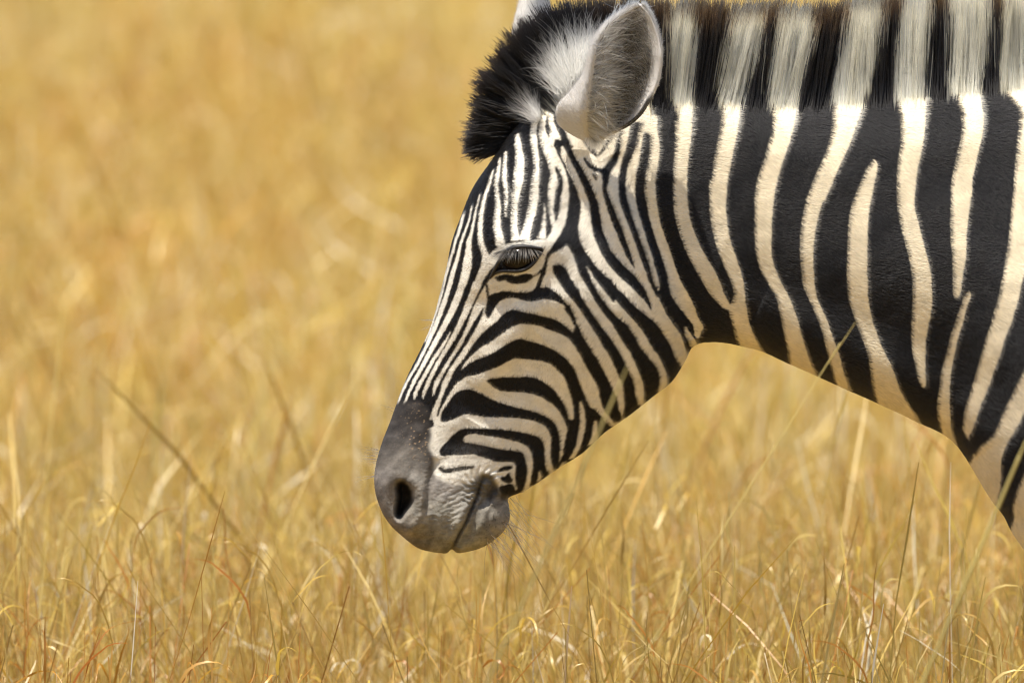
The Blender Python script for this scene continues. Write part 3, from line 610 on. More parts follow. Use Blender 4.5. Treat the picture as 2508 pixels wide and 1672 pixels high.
D += ((vnoise(PX, PY, 60, 21) - .5) * 3 * mm + (vnoise(PX, PY, 22, 22) - .5) * 1.0 * mm) * (1 - .65 * np.clip((PX - 1500) / 150, 0, 1)) + (vnoise(PX * .6 - PY * .25, PY, 130, 25) - .5) * 5 * mm * np.clip((PX - 1600) / 150, 0, 1)
wr = np.exp(-(((PX - 1060) / 120) ** 2 + ((PY - 1250) / 120) ** 2))
D += wr * ((vnoise(PX * .5 + PY * .6, PY - PX * .35, 5, 23) - .5) * .8 * mm + (vnoise(PX, PY, 3.5, 24) - .5) * .5 * mm)
YW = side * np.maximum(HW + D * edge * (HW > 0), .0005 * (np.abs(sn)[None] > 1e-6))
PYm = PY - 11 * np.exp(-((PX - 1106) / 9) ** 2) * np.clip((PY - 1330) / 28, 0, 1)       # the parting of the lips
PXm = PX + 5 * np.exp(-((PY - 1270) / 26) ** 2) * np.clip((PX - 1215) / 25, 0, 1) - 7 * np.exp(-((PY - 1222) / 12) ** 2) * np.clip((PX - 1225) / 15, 0, 1) * (PX < 1275)
V3 = np.stack([(PXm - 1254) / U, YW, ZC - (PYm - 836) / U], -1)
SH_ = math.tan(PITCH)
VPX = PX; VPY = PY - np.abs(YW) * SH_ * -U                # pattern is laid on along the near-level line of sight
VPX = (PX - 1254) * (1 + .085 / DIST * 0) + 1254

# colours
def K3(M):
    return np.array([.68, .62, .50]) * M[..., None] + np.array([.0105, .0105, .0125]) * (1 - M[..., None])
far_ = np.clip((VPX - 2568 - .10 * (VPY - 700)) / 6, 0, 1)
q = np.sin((VPX + .18 * (VPY - 800) + 40 * np.sin(VPY / 300)) / 290 * 2 * np.pi + 2.2)
stripe = look(COAT, VPX, VPY) * (1 - far_) + far_ * np.clip(.5 + (q - .1) * 9, 0, 1)
muz = canvas([shape_poly('P', 'F', '-200 1700, -200 500, -100 -100, 100 -160, 240 -40, 380 -40, 500 -30, 590 60, 600 200, 620 300, 590 400, 628 460, 645 560, 642 650, 690 700, 760 738, 890 765, 1010 720, 1100 655, 1215 665, 1225 720, 1262 780, 1300 850, 1400 890, 1500 1000, 1500 1700')], 4)
BL = np.array(nums('''960 1050 60 .036 .032 .031, 1030 1060 50 .038 .034 .032, 940 1120 42 .085 .076 .069, 1000 1140 55 .125 .112 .098, 1050 1130 36 .060 .053 .048,
928 1190 36 .17 .155 .145, 935 1250 36 .18 .165 .15, 958 1305 26 .13 .115 .10, 985 1160 40 .19 .172 .148, 1025 1200 26 .24 .22 .19, 1034 1260 28 .25 .23 .195, 1005 1300 34 .20 .18 .15,
1056 1190 12 .05 .045 .042, 1046 1250 10 .08 .07 .06, 1090 1200 28 .22 .20 .18, 1120 1230 30 .28 .265 .235, 1095 1285 40 .27 .255 .215, 1060 1335 40 .20 .185 .145, 1030 1338 22 .085 .075 .065, 1170 1190 18 .15 .14 .12, 1196 1205 24 .085 .078 .068, 1212 1180 14 .13 .12 .105,
1180 1250 26 .18 .165 .14, 1185 1300 36 .23 .21 .17, 1228 1290 26 .28 .26 .23, 1232 1255 18 .26 .24 .21, 1150 1345 40 .25 .235 .18, 1218 1212 18 .05 .045 .04, 1105 1345 20 .16 .15 .11'''))
wsum = 1e-9; csum = 0
sel = (VPX < 1290) & (VPY > 900)
xs, ys = VPX[sel] + (vnoise(VPX[sel], VPY[sel], 18, 31) - .5) * 26, VPY[sel] + (vnoise(VPX[sel], VPY[sel], 18, 32) - .5) * 26
for x0, y0, r0, cr_, cg, cb in BL:
    g = np.exp(-((xs - x0) ** 2 + (ys - y0) ** 2) / (r0 * r0)) + 1e-7
    wsum = wsum + g; csum = csum + g[:, None] * np.array([cr_, cg, cb])
MC = csum / wsum[:, None]; 
MC = MC * (.72 + .56 * vnoise(VPX[sel] + VPY[sel] * .4, VPY[sel] * .8, 15, 36))[:, None] * (.78 + .44 * vnoise(VPX[sel] * .6 + VPY[sel] * .3, VPY[sel], 8, 33))[:, None] * (.85 + .3 * vnoise(VPX[sel], VPY[sel], 3.2, 34))[:, None]
dk_ = (vnoise(VPX[sel], VPY[sel], 4.5, 37) > .80) * np.exp(-(((xs - 1205) / 45) ** 2 + ((ys - 1300) / 45) ** 2)); MC = MC * (1 - .6 * dk_[:, None])
sp_ = (vnoise(VPX[sel], VPY[sel], 3.5, 35) > .86) * np.exp(-(((xs - 1035) / 40) ** 2 + ((ys - 1070) / 60) ** 2))
MC = MC * (1 - sp_[:, None]) + np.array([.40, .28, .17]) * sp_[:, None]
Mz = look(muz, VPX, VPY)
colr = K3(stripe)
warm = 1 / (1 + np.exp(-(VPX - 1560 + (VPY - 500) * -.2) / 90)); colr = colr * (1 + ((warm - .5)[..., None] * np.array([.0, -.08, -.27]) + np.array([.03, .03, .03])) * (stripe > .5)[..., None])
cs = colr[sel]; mz = Mz[sel][:, None]; colr[sel] = cs * (1 - mz) + MC * mz
colr += ((1 - stripe) * (1 - Mz) * .055 * np.exp(-(((VPX - 1150) / 40) ** 2 + ((VPY - 1108) / 14) ** 2)))[..., None] + ((1 - stripe) * (1 - Mz) * .06 * np.exp(-(((VPX - 1125) / 50) ** 2 + ((VPY - 1154) / 10) ** 2)))[..., None] * np.array([1, .9, .7])
nost = np.clip(NM * 1.25 - .1, 0, 1); colr = colr * (1 - .93 * nost[..., None]) + np.array([.012, .010, .009]) * .93 * nost[..., None]
mline = np.clip(ridge(PX, PY, '1186 1166, 1176 1190, 1168 1218, 1155 1248, 1141 1281, 1124 1312, 1113 1338, 1106 1362', 4, 1.), 0, 1)[..., None]
colr = colr * (1 - .8 * mline) + np.array([.03, .026, .022]) * .8 * mline
# the coat is never quite even: dust, thin hair
colr *= (.90 + .2 * vnoise(VPX, VPY, 26, 41) * 1.0)[..., None]
colr *= (.90 + .2 * vnoise(VPX * .35, VPY, 3.0, 42))[..., None]
skin = attr_mat('zebra_coat', .68, .14, .22, 900, 0.)

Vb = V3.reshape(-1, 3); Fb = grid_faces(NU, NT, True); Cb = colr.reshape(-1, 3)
extraV, extraF, extraC = [], [], []
nb = len(Vb)
def leg(cx, y, z0, prof):
    global nb
    zs = np.array([p[0] for p in prof]); rs = np.array([p[1] for p in prof]); xo = np.array([p[2] for p in prof])
    zz = np.linspace(0, z0, 60); rr = np.interp(zz, zs, rs); xx = cx + np.interp(zz, zs, xo)
    a = np.linspace(0, 2 * np.pi, 28, endpoint=False)
    V = np.stack([xx[:, None] + rr[:, None] * 1.15 * np.cos(a), y + rr[:, None] * .85 * np.sin(a), np.repeat(zz[:, None], 28, 1)], -1)
    s = np.clip(.5 + 6 * np.sin(zz / .085 * 2 * np.pi + 1), 0, 1); s[zz < .055] = 0
    extraV.append(V.reshape(-1, 3)); extraC.append(K3(np.repeat(s[:, None], 28, 1)).reshape(-1, 3)); extraF.append(grid_faces(60, 28, True) + nb); nb += len(V.reshape(-1, 3))
FRONT = [(0, .055, .0), (.06, .05, 0), (.1, .034, -.01), (.3, .030, -.01), (.38, .042, -.01), (.45, .045, -.01), (.7, .085, 0), (.95, .12, .02)]
HIND = [(0, .055, .0), (.06, .05, 0), (.1, .034, .01), (.35, .032, .03), (.45, .047, .05), (.55, .05, .03), (.8, .11, -.04), (1.05, .16, -.05)]
for y in (-.13, .13): leg(1.02, y, .9, FRONT); leg(1.68 + y * .3, y, 1.0, HIND)
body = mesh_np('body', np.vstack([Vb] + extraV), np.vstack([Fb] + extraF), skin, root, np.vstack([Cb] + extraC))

# near-side surface as a depth map in side-view units, for setting things on the body
gy = np.full((CH // 4, CW // 4), np.nan)
k = (sn > .02)
bx = ((VPX[:, k] - OX) / 4).astype(int).ravel(); by = ((VPY[:, k] - OY) / 4).astype(int).ravel(); yv = YW[:, k].ravel()
ok = (bx >= 0) & (bx < CW // 4) & (by >= 0) & (by < CH // 4)
o_ = np.argsort(-yv[ok]); gy[by[ok][o_], bx[ok][o_]] = yv[ok][o_]     # nearest to the camera wins
for _ in range(40):
    bad = np.isnan(gy)
    if not bad.any(): break
    for ax, d in ((0, 1), (0, -1), (1, 1), (1, -1)):
        s = np.roll(gy, d, ax); f = np.isnan(gy) & ~np.isnan(s); gy[f] = s[f]
gy = np.nan_to_num(gy, nan=-.02)
def surf(px, py):
    """photo-side units -> world point on the near flank"""
    px = np.asarray(px, float); py = np.asarray(py, float)
    y = gy[np.clip(((py - OY) / 4).astype(int), 0, CH // 4 - 1), np.clip(((px - OX) / 4).astype(int), 0, CW // 4 - 1)]
    return W3(px, py + y * SH_ * U, y)
def at_depth(px, py, y):                                   # point seen at px, py when it lies at depth y
    y = np.broadcast_to(np.asarray(y, float), np.shape(px))
    return W3(px, np.asarray(py) + y * SH_ * U, y)

# ---- short coat hair
du = np.gradient(V3[:NV], axis=0); dv = (np.roll(V3[:NV], -1, 1) - np.roll(V3[:NV], 1, 1)) / 2
NRM = np.cross(dv, du); NRM /= np.linalg.norm(NRM, axis=2, keepdims=True) + 1e-12
if (NRM[NV // 2, NT // 4, 1]) > 0: NRM = -NRM
area = np.linalg.norm(np.cross(dv, du), axis=2) * np.where(sn > -.25, 1., .22)[None] * np.where(Mz[:NV] > .5, .12, 1.)
eye_m = (((PX[:NV] - 1280) / 62) ** 2 + ((PY[:NV] - 640) / 34) ** 2) < 1
area = area * np.where(eye_m | (nr(1.2, 3)[:NV] > .4), 0., 1.)
hair_m = hair_mat('coat_hair', .34, 1.38)
def fur(n):
    cdf = np.cumsum(area.ravel()); pick = np.searchsorted(cdf, rng.uniform(0, cdf[-1], n))
    iu, iv = pick // NT, pick % NT
    fu, fv = rng.uniform(0, 1, n)[:, None], rng.uniform(0, 1, n)[:, None]
    iu = np.minimum(iu, NV - 2); jv = (iv + 1) % NT
    def bl(A): return (A[iu, iv] * (1 - fu) + A[iu + 1, iv] * fu) * (1 - fv) + (A[iu, jv] * (1 - fu) + A[iu + 1, jv] * fu) * fv
    P = bl(V3); Nn = bl(NRM); c = bl(colr); px, py = bl(VPX[..., None])[:, 0], bl(VPY[..., None])[:, 0]
    # lie of the coat: back along the neck, across the forehead, down the cheek
    neck = 1 / (1 + np.exp(-(px - 1600 + (py - 500) * -.25) / 60)); brow = np.exp(-(((px - 1250) / 130) ** 2 + ((py - 450) / 170) ** 2))
    dx = neck * 1 + (1 - neck) * (.35 * (1 - brow) + brow); dz = neck * -.45 + (1 - neck) * (-.10 * brow + (1 - brow) * .75)
    sw = (vnoise(px, py, 90, 51) - .5) * .8 + (vnoise(px, py, 25, 52) - .5) * .4
    ca, sa = np.cos(sw), np.sin(sw)
    d = np.stack([dx * ca - dz * sa, np.zeros(n), dx * sa + dz * ca], -1) + rng.normal(0, .15, (n, 3))
    d -= (d * Nn).sum(1, keepdims=True) * Nn; d /= np.linalg.norm(d, axis=1, keepdims=True) + 1e-9
    top = np.exp(-((py - 250) / 90) ** 2) * (px > 1500)
    L = (.0038 * (1 - neck) + .0052 * neck + .003 * top + .0012 * brow) * rng.uniform(.7, 1.25, n)
    L = np.where(look(muz, px, py) > .5, .0025, L)
    lift = rng.uniform(.10, .34, n) + .12 * top
    k = 4; tt = np.linspace(0, 1, k)[None, :, None]
    H = P[:, None] - Nn[:, None] * .0003 + L[:, None, None] * (d[:, None] * tt + Nn[:, None] * lift[:, None, None] * (tt - .45 * tt ** 2))
    c = c * rng.uniform(.75, 1.2, (n, 1))
    lum = c.mean(1, keepdims=True); c = np.where(lum > .3, np.minimum(c * 1.05, .9), np.maximum(c * .5, .004))
    return curves_np('coat_hair', H, np.array([.00017, .00015, .00011, .00004]), c, hair_m, body)
fur(420000)

# ---- mane
ROOTC = np.array(nums('1222 372 1140 388, 1234 350 1143 362, 1246 332 1150 322, 1268 305 1166 262, 1296 274 1188 196, 1330 247 1218 132, 1368 228 1262 76, 1410 214 1325 34, 1460 209 1392 14, 1520 208 1486 4, 1590 210 1590 4, 1690 214 1716 8, 1790 220 1836 14, 1890 224 1930 14, 1990 226 2030 14, 2090 220 2110 4, 2200 210 2205 -16, 2320 200 2330 -34, 2430 194 2440 -44, 2540 190 2550 -54, 2700 184 2720 -64, 2950 165 2975 -70, 3150 135 3165 20'))
rc = cr(ROOTC, False, 12)
rl = np.r_[0, np.cumsum(np.hypot(*np.diff(rc[:, 2:4], axis=0).T) * .5 + np.hypot(*np.diff(rc[:, :2], axis=0).T) * .5)]
def mane(n, wide):
    s = rng.uniform(0, rl[-1], n); Q = np.stack([np.interp(s, rl, rc[:, i]) for i in range(4)], -1)
    lat = rng.uniform(-1, 1, n); lat = np.sign(lat) * np.abs(lat) ** .7
    front = np.clip((1420 - Q[:, 0]) / 120, 0, 1)
    hw = wide * (1 - .25 * front) * (.35 + .65 * np.clip((Q[:, 0] - 1222) / 55, 0, 1))
    y0 = lat * hw
    ci, cj = np.floor(s / 8).astype(int), np.floor(lat * 4).astype(int) + 8
    g1, g2, g3 = (rng.standard_normal((4000, 16)) for _ in range(3)); g1, g2, g3 = g1[ci, cj], g2[ci, cj], g3[ci, cj]
    # crest section: lower roots towards the sides
    drop = 34 * np.abs(lat) ** 1.3 * (1 - front * .2) + rng.gamma(1.5, 12, n) * np.abs(lat)
    tx, ty = Q[:, 2] - Q[:, 0], Q[:, 3] - Q[:, 1]; tl = np.hypot(tx, ty)
    r0x, r0y = Q[:, 0] - tx / tl * (8 - drop) * -1 * -1, Q[:, 1] - ty / tl * (drop)
    r0x = Q[:, 0] - tx / tl * drop; r0y = Q[:, 1] - ty / tl * drop
    fr = rng.uniform(.84, 1.06, n) + .10 * (vnoise(s, lat * 9, 9, 64) - .5) * (1 + front) + g1 * (.035 + .03 * front) - .16 * (rng.uniform(0, 1, n) < .3) * rng.uniform(0, 1, n) - .05 * np.abs(lat) ** 2
    cl = (vnoise(s, lat * 14, 16, 61) - .5) * (26 + 14 * front) + (vnoise(s, lat * 8, 6, 62) - .5) * (14 + 14 * front)
    px_t = r0x + (Q[:, 2] - r0x) * fr; py_t = r0y + (Q[:, 3] - r0y) * fr
    nx, ny = -ty / tl, tx / tl
    jit = cl + g2 * (5 + 7 * front) + rng.normal(0, 4, n)
    k = 7; t = np.linspace(0, 1, k)[None]
    bow = rng.normal(0, 5, n)[:, None] * (t * (1 - t)) * 4
    X = r0x[:, None] + (px_t - r0x)[:, None] * t + nx[:, None] * (jit[:, None] * t ** 1.6 + bow)
    Y = r0y[:, None] + (py_t - r0y)[:, None] * t + ny[:, None] * (jit[:, None] * t ** 1.6 + bow)
    ys = np.abs(surf(r0x, r0y + np.abs(y0) * SH_ * U)[:, 1]); ys = np.where(ys < np.abs(y0) * 2.6, ys, np.abs(y0)) * np.sign(lat)
    yw = ys[:, None] * (1 - t) ** 2.5 + y0[:, None] * (1 - (1 - t) ** 2.5) * (1 + .30 * np.sin(t * np.pi)) + g3[:, None] * .0035 * t + rng.normal(0, .0028, n)[:, None] * t + (vnoise(s, lat * 5, 30, 63) - .5)[:, None] * .010 * t
    # colour from the smooth position of the hair, so that band edges are frayed
    NX = r0x[:, None] + (Q[:, 2] - r0x)[:, None] * t * fr[:, None] + nx[:, None] * (rng.normal(0, 4, n)[:, None] + cl[:, None] * .25 * t); NY = r0y[:, None] + (Q[:, 3] - r0y)[:, None] * t * fr[:, None] + rng.normal(0, 12, n)[:, None]
    m = look(COAT, NX, NY)
    m = np.where(NX > 2560, np.clip(.5 + 9 * np.sin((NX + .18 * (NY - 800)) / 290 * 2 * np.pi), 0, 1), m)
    m = m * (1 - np.clip((1330 - NX) / 30, 0, 1)) * (1 - ((NX > 1300) & (NX < 1600) & (NY < 250)))
    m = (m > .5).astype(float)
    blk = np.array([.0035, .003, .003]); brn = np.array([.11, .058, .022])
    tipb = np.clip((t - .80) / .20, 0, 1) ** 1.5 * np.clip((r0x[:, None] - 1480) / 120, 0, 1) * rng.uniform(.0, 1, n)[:, None]
    K = blk + (brn - blk) * tipb[..., None]
    Wt = np.array([.80, .70, .44]) * (rng.uniform(.55, 1.1, n) * (1 + .14 * np.clip(g3, -2, 2)))[:, None, None] * (1 - .18 * rng.uniform(0, 1, (n, 1, 1)) * t[..., None])
    c = Wt * m[..., None] + K * (1 - m[..., None])
    P = W3(X, Y, yw)
    rad = np.interp(t[0], [0, .6, 1], [.00050, .00044, .00012])
    return P, rad, np.clip(c, .003, .90)
mm_ = hair_mat('mane_hair', .34, 1.34)
P, rad, c = mane(46000, .024)
curves_np('mane', P, rad, c, mm_, root)

# loose pale tufts in front of the near ear
def tuft_hair(n, rootline, tipline, ycoef, colr_, spread, curlk, rad0, name, parent, m):
    a = cr(np.array(nums(rootline)), False, 8); b_ = cr(np.array(nums(tipline)), False, 8)
    s = rng.uniform(0, 1, n)
    f = lambda A, j: np.interp(s * (len(A) - 1), np.arange(len(A)), A[:, j])
    rx, ry, tx, ty = f(a, 0) + rng.normal(0, spread, n), f(a, 1) + rng.normal(0, spread, n), f(b_, 0), f(b_, 1)
    fr = rng.uniform(.3, 1.12, n); tx = rx + (tx - rx) * fr + rng.normal(0, spread * 1.6, n); ty = ry + (ty - ry) * fr + rng.normal(0, spread * 1.6, n)
    k = 7; t = np.linspace(0, 1, k)[None]
    L = np.hypot(tx - rx, ty - ry); nx, ny = -(ty - ry) / (L + 1e-6), (tx - rx) / (L + 1e-6)
    cu = rng.normal(0, curlk, n)[:, None] * np.clip(t - .55, 0, 1) ** 2 * 4
    X = rx[:, None] + (tx - rx)[:, None] * t + nx[:, None] * cu; Y = ry[:, None] + (ty - ry)[:, None] * t + ny[:, None] * cu
    y = ycoef[0] + (ycoef[1] - ycoef[0]) * t + rng.normal(0, .003, n)[:, None] + rng.normal(0, .006, n)[:, None] * t
    P = W3(X, Y + y * SH_ * U, y)
    c = np.array(colr_)[rng.integers(0, len(colr_), n)] * rng.uniform(.8, 1.1, (n, 1))
    return curves_np(name, P, np.interp(t[0], [0, .6, 1], [rad0, rad0 * .8, rad0 * .2]), np.clip(c, .01, .88), m, parent)
pale = [(.56, .52, .42), (.48, .45, .37), (.64, .60, .50)]
FA = lambda s: ', '.join('%g %g' % (1100 + p[0] * .2551, p[1] * .2551) for p in nums(s))
tuft_hair(1100, FA('1080 950, 1130 900, 1190 850, 1250 780, 1300 700, 1340 600'), FA('770 680, 890 500, 1000 340, 1140 265, 1300 235, 1440 250'), (-.062, -.040), pale, 9, 18, .00026, 'forelock_tuft', body, hair_m)
tuft_hair(260, FA('870 1120, 850 1150, 820 1180'), FA('800 860, 620 900, 540 1110'), (-.052, -.040), [(.5, .47, .42), (.62, .59, .53)], 6, 12, .00014, 'forelock_tuft', body, hair_m)

# ---- eye
def lonlat(nu, nv, fn):
    a = np.linspace(0, 1, nu); b_ = np.linspace(0, 1, nv); A, B = np.meshgrid(a, b_, indexing='ij'); return fn(A, B).reshape(-1, 3)
EX, EY = 1274, 642
for sgn, nm in ((-1, 'eye'), (1, 'eye')):
    ec = surf(EX, EY); ec = ec.copy(); depth = abs(ec[1]) - .0128
    cz, cx = ec[2] + 0, ec[0]
    m, n, l = mat('eyeball')
    o = n.new('ShaderNodeOutputMaterial'); p = n.new('ShaderNodeBsdfPrincipled'); p.inputs['Roughness'].default_value = .16
    p.inputs['Base Color'].default_value = (.008, .006, .005, 1); p.inputs['Coat Weight'].default_value = 0; p.inputs['Specular IOR Level'].default_value = .22; p.inputs['Coat Roughness'].default_value = .03
    l.new(p.outputs[0], o.inputs[0])
    def sph(A, B):
        lo = A * 2 * np.pi; la = (B - .5) * np.pi
        x = np.cos(la) * np.cos(lo) * .0205; y = np.cos(la) * np.sin(lo) * .0175; z = np.sin(la) * .0165
        r = R(7); return np.stack([cx + x * math.cos(r) - z * math.sin(r), sgn * depth + y, cz + x * math.sin(r) * 1 + z * math.cos(r)], -1)
    eye = mesh_np('eye', lonlat(48, 32, sph), grid_faces(48, 32), m, root)
# eyelids and lashes of the near eye
lidm, n, l = mat('eyelid_skin'); o = n.new('ShaderNodeOutputMaterial'); p = n.new('ShaderNodeBsdfPrincipled')
p.inputs['Base Color'].default_value = (.013, .011, .011, 1); p.inputs['Roughness'].default_value = .55; l.new(p.outputs[0], o.inputs[0])
def lid(pts, r0, name, parent, lift):
    A = cr(np.array(nums(pts)), False, 8); q = np.linspace(0, 1, len(A))
    c = surf(A[:, 0], A[:, 1]); c[:, 1] -= lift * np.sin(q * np.pi) ** .6
    c = np.array([np.convolve(np.pad(c[:, i], 4, mode='edge'), np.ones(9) / 9, 'valid') for i in range(3)]).T
    rr = r0 * (.25 + .75 * np.sin(q * np.pi) ** .7)
    tn = np.gradient(c, axis=0); tn /= np.linalg.norm(tn, axis=1, keepdims=True)
    u_ = np.cross(tn, [0, 1, 0]); u_ /= np.linalg.norm(u_, axis=1, keepdims=True); v_ = np.cross(u_, tn)
    a = np.linspace(0, 2 * np.pi, 14, endpoint=False)
    V = c[:, None] + rr[:, None, None] * (u_[:, None] * np.cos(a)[None, :, None] + v_[:, None] * np.sin(a)[None, :, None] * 1.3)
    return mesh_np(name, V.reshape(-1, 3), grid_faces(len(c), 14, True), lidm, parent)
lid('1198 692, 1213 664, 1230 634, 1250 616, 1276 610, 1305 613, 1332 617', .0026, 'eyelid', root, .006)
lid('1198 692, 1215 673, 1240 670, 1270 671, 1295 662, 1314 643, 1332 617', .0021, 'eyelid', root, .003)
n = 120; s = rng.uniform(0, 1, n)
lx = 1226 + 90 * s; ly = 626 - 15 * np.sin(s * np.pi * .8 + .25); t = np.linspace(0, 1, 6)[None]
Lh = (37 * np.sin(s * np.pi) ** .5 + 6) * rng.uniform(.6, 1.05, n)
X = lx[:, None] + (s - .5)[:, None] * 46 * t + rng.normal(0, 3, n)[:, None] * t - 4 * t; Y = ly[:, None] + Lh[:, None] * (t * .9 + .1 * t ** 2)
y = surf(lx, ly)[:, 1][:, None] - .004 - .016 * np.sin(t * 1.9)
c = np.where(rng.uniform(0, 1, (n, 1)) < .55, np.array([[.22, .19, .16]]), np.array([[.012, .011, .010]])) * rng.uniform(.6, 1.25, (n, 1))
c = c[:, None] * np.interp(t, [0, .3, 1], [.12, .5, 1.3])[0][None, :, None]
curves_np('eyelash', W3(X, Y + y * SH_ * U, y), np.interp(t[0], [0, .7, 1], [.0003, .00022, .00006]), c, hair_m, root)

# ---- ears
EAR = np.array(nums('''349 1432 1440 1450 1474, 340 1412 1437 1458 1484, 328 1392 1434 1466 1510, 312 1371 1431 1475 1540, 290 1363 1431 1485 1566, 265 1368 1434 1495 1583, 240 1392 1438 1505 1597,
212 1417 1442 1515 1609, 180 1434 1446 1525 1616, 145 1442 1452 1532 1618.5, 115 1451 1459 1540 1616, 85 1469 1477 1548 1608, 60 1493 1500 1555 1598, 42 1520 1526 1561 1588, 29 1541 1546 1565 1578, 21.5 1562 1565 1567 1570'''))
def near_ear():
    E = cr(EAR, False, 6); nr_ = len(E); v = np.linspace(0, 1, nr_)
    head = -.072
    rim = np.interp(v, [0, .15, .3, .6, .85, 1], [-.088, -.104, -.122, -.134, -.128, -.120])
    dep = np.interp(v, [0, .1, .3, .55, .8, .95, 1], [.004, .020, .036, .036, .022, .007, .001])
    ol = np.interp(v, [0, .2, .4, .6, 1], [-.070, -.075, -.098, -.120, -.118])
    K = 44; a = np.linspace(0, 1, K)
    X = np.zeros((nr_, K)); Yd = np.zeros((nr_, K))
    for i in range(nr_):
        y_, xl, xr0, xm, xR = E[i]
        # outer left wall up to the front rim, into the cup, out to the rear rim
        ctrl = [0, .16, .28, .52, .80, .94, 1]
        X[i] = np.interp(a, ctrl, [xl, xr0 - (xr0 - xl) * .25, xr0, xr0 + (xR - xr0) * .40, xr0 + (xR - xr0) * .80, xR - (xR - xr0) * .04, xR])
        Yd[i] = np.interp(a, ctrl, [ol[i], rim[i] + (ol[i] - rim[i]) * .18, rim[i], rim[i] + dep[i], rim[i] + dep[i] * .55, rim[i] + dep[i] * .12, rim[i] - .002])
    def sm(A):
        B = np.pad(A, ((0, 0), (2, 2)), mode='edge'); B = (B[:, :-4] + 2 * B[:, 1:-3] + 3 * B[:, 2:-2] + 2 * B[:, 3:-1] + B[:, 4:]) / 9; B[:, 0] = A[:, 0]; B[:, -1] = A[:, -1]; return B
    Xs, Ys = sm(X), sm(Yd)
    P = at_depth(Xs, np.repeat(E[:, :1], K, 1), Ys)
    # colour: pale rim, brownish inside, dark edge low on the rear rim
    aa = np.repeat(a[None], nr_, 0); vv = np.repeat(v[:, None], K, 1)
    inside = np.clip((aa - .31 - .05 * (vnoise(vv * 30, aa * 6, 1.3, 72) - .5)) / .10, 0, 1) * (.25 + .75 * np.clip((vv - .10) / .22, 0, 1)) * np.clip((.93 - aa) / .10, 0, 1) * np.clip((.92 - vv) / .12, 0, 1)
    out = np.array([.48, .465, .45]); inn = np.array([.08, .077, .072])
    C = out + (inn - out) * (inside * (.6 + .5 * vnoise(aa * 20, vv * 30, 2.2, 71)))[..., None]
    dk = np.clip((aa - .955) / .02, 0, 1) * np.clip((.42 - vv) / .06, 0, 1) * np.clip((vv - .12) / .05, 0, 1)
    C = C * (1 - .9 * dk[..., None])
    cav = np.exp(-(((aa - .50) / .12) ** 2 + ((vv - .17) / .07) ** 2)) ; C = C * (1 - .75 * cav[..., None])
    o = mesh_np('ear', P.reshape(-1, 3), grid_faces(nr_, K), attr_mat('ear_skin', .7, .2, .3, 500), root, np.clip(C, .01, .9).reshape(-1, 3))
    md = o.modifiers.new('thickness', 'SOLIDIFY'); md.thickness = .0035; md.offset = 0
    return o, P, v, a, C
ear, EP, ev, ea, EC = near_ear()
def ear_pt(v, a):
    i = np.clip(v, 0, .9999) * (EP.shape[0] - 1); j = np.clip(a, 0, .9999) * (EP.shape[1] - 1); i0 = i.astype(int); j0 = j.astype(int); fi = (i - i0)[:, None]; fj = (j - j0)[:, None]
    return (EP[i0, j0] * (1 - fj) + EP[i0, j0 + 1] * fj) * (1 - fi) + (EP[i0 + 1, j0] * (1 - fj) + EP[i0 + 1, j0 + 1] * fj) * fi
def hairs(P0, d, L, k, bendv, rad0, c, name, parent, m):
    t = np.linspace(0, 1, k)[None, :, None]
    P = P0[:, None] + L[:, None, None] * (d[:, None] * t + bendv[:, None] * t ** 2)
    return curves_np(name, P, np.interp(t[0, :, 0], [0, .6, 1], [rad0, rad0 * .8, rad0 * .25]), np.clip(c, .008, .88), m, parent)
def nrmz(d): return d / (np.linalg.norm(d, axis=1, keepdims=True) + 1e-9)
# long pale hair across the cup from the front rim
n = 1900; v = rng.beta(1.7, 1.9, n) * .86 + .03; a = rng.uniform(.24, .44, n)
up = rng.normal(.35, .35, n) + (v - .25) * .8
d = nrmz(np.stack([np.ones(n), rng.uniform(-.35, .15, n), up], -1) + rng.normal(0, .15, (n, 3)))
c = np.array([[.56, .55, .52], [.46, .45, .42], [.22, .20, .17], [.74, .73, .69], [.04, .035, .03]])[rng.choice(5, n, p=[.3, .25, .15, .2, .1])] * rng.uniform(.75, 1.15, (n, 1))
hairs(ear_pt(v, a), d, rng.uniform(.008, .032, n), 6, rng.normal(0, .28, (n, 3)), .00045, c, 'ear_hair', ear, hair_m)
n = 800; v = rng.uniform(.07, .52, n); a = rng.uniform(.26, .36, n)
d = nrmz(np.stack([np.ones(n), rng.uniform(-.35, .05, n), rng.normal(.25, .4, n)], -1))
hairs(ear_pt(v, a), d, rng.uniform(.014, .036, n), 6, rng.normal(0, .25, (n, 3)), .0004, np.array([[.72, .70, .64]]) * rng.uniform(.6, 1.15, (n, 1)), 'ear_hair', ear, hair_m)
# from the rear wall forward
n = 2600; v = rng.beta(1.5, 1.6, n) * .86 + .04; a = rng.uniform(.45, .88, n)
d = nrmz(np.stack([rng.normal(-.5, .35, n), rng.uniform(-.5, -.05, n), rng.normal(.75, .35, n)], -1))
c = np.array([[.18, .16, .13], [.36, .35, .33], [.58, .57, .55], [.03, .026, .022]])[rng.choice(4, n, p=[.35, .3, .2, .15])] * rng.uniform(.75, 1.15, (n, 1))
hairs(ear_pt(v, a), d, rng.uniform(.006, .020, n), 5, rng.normal(0, .28, (n, 3)), .00025, c, 'ear_hair', ear, hair_m)
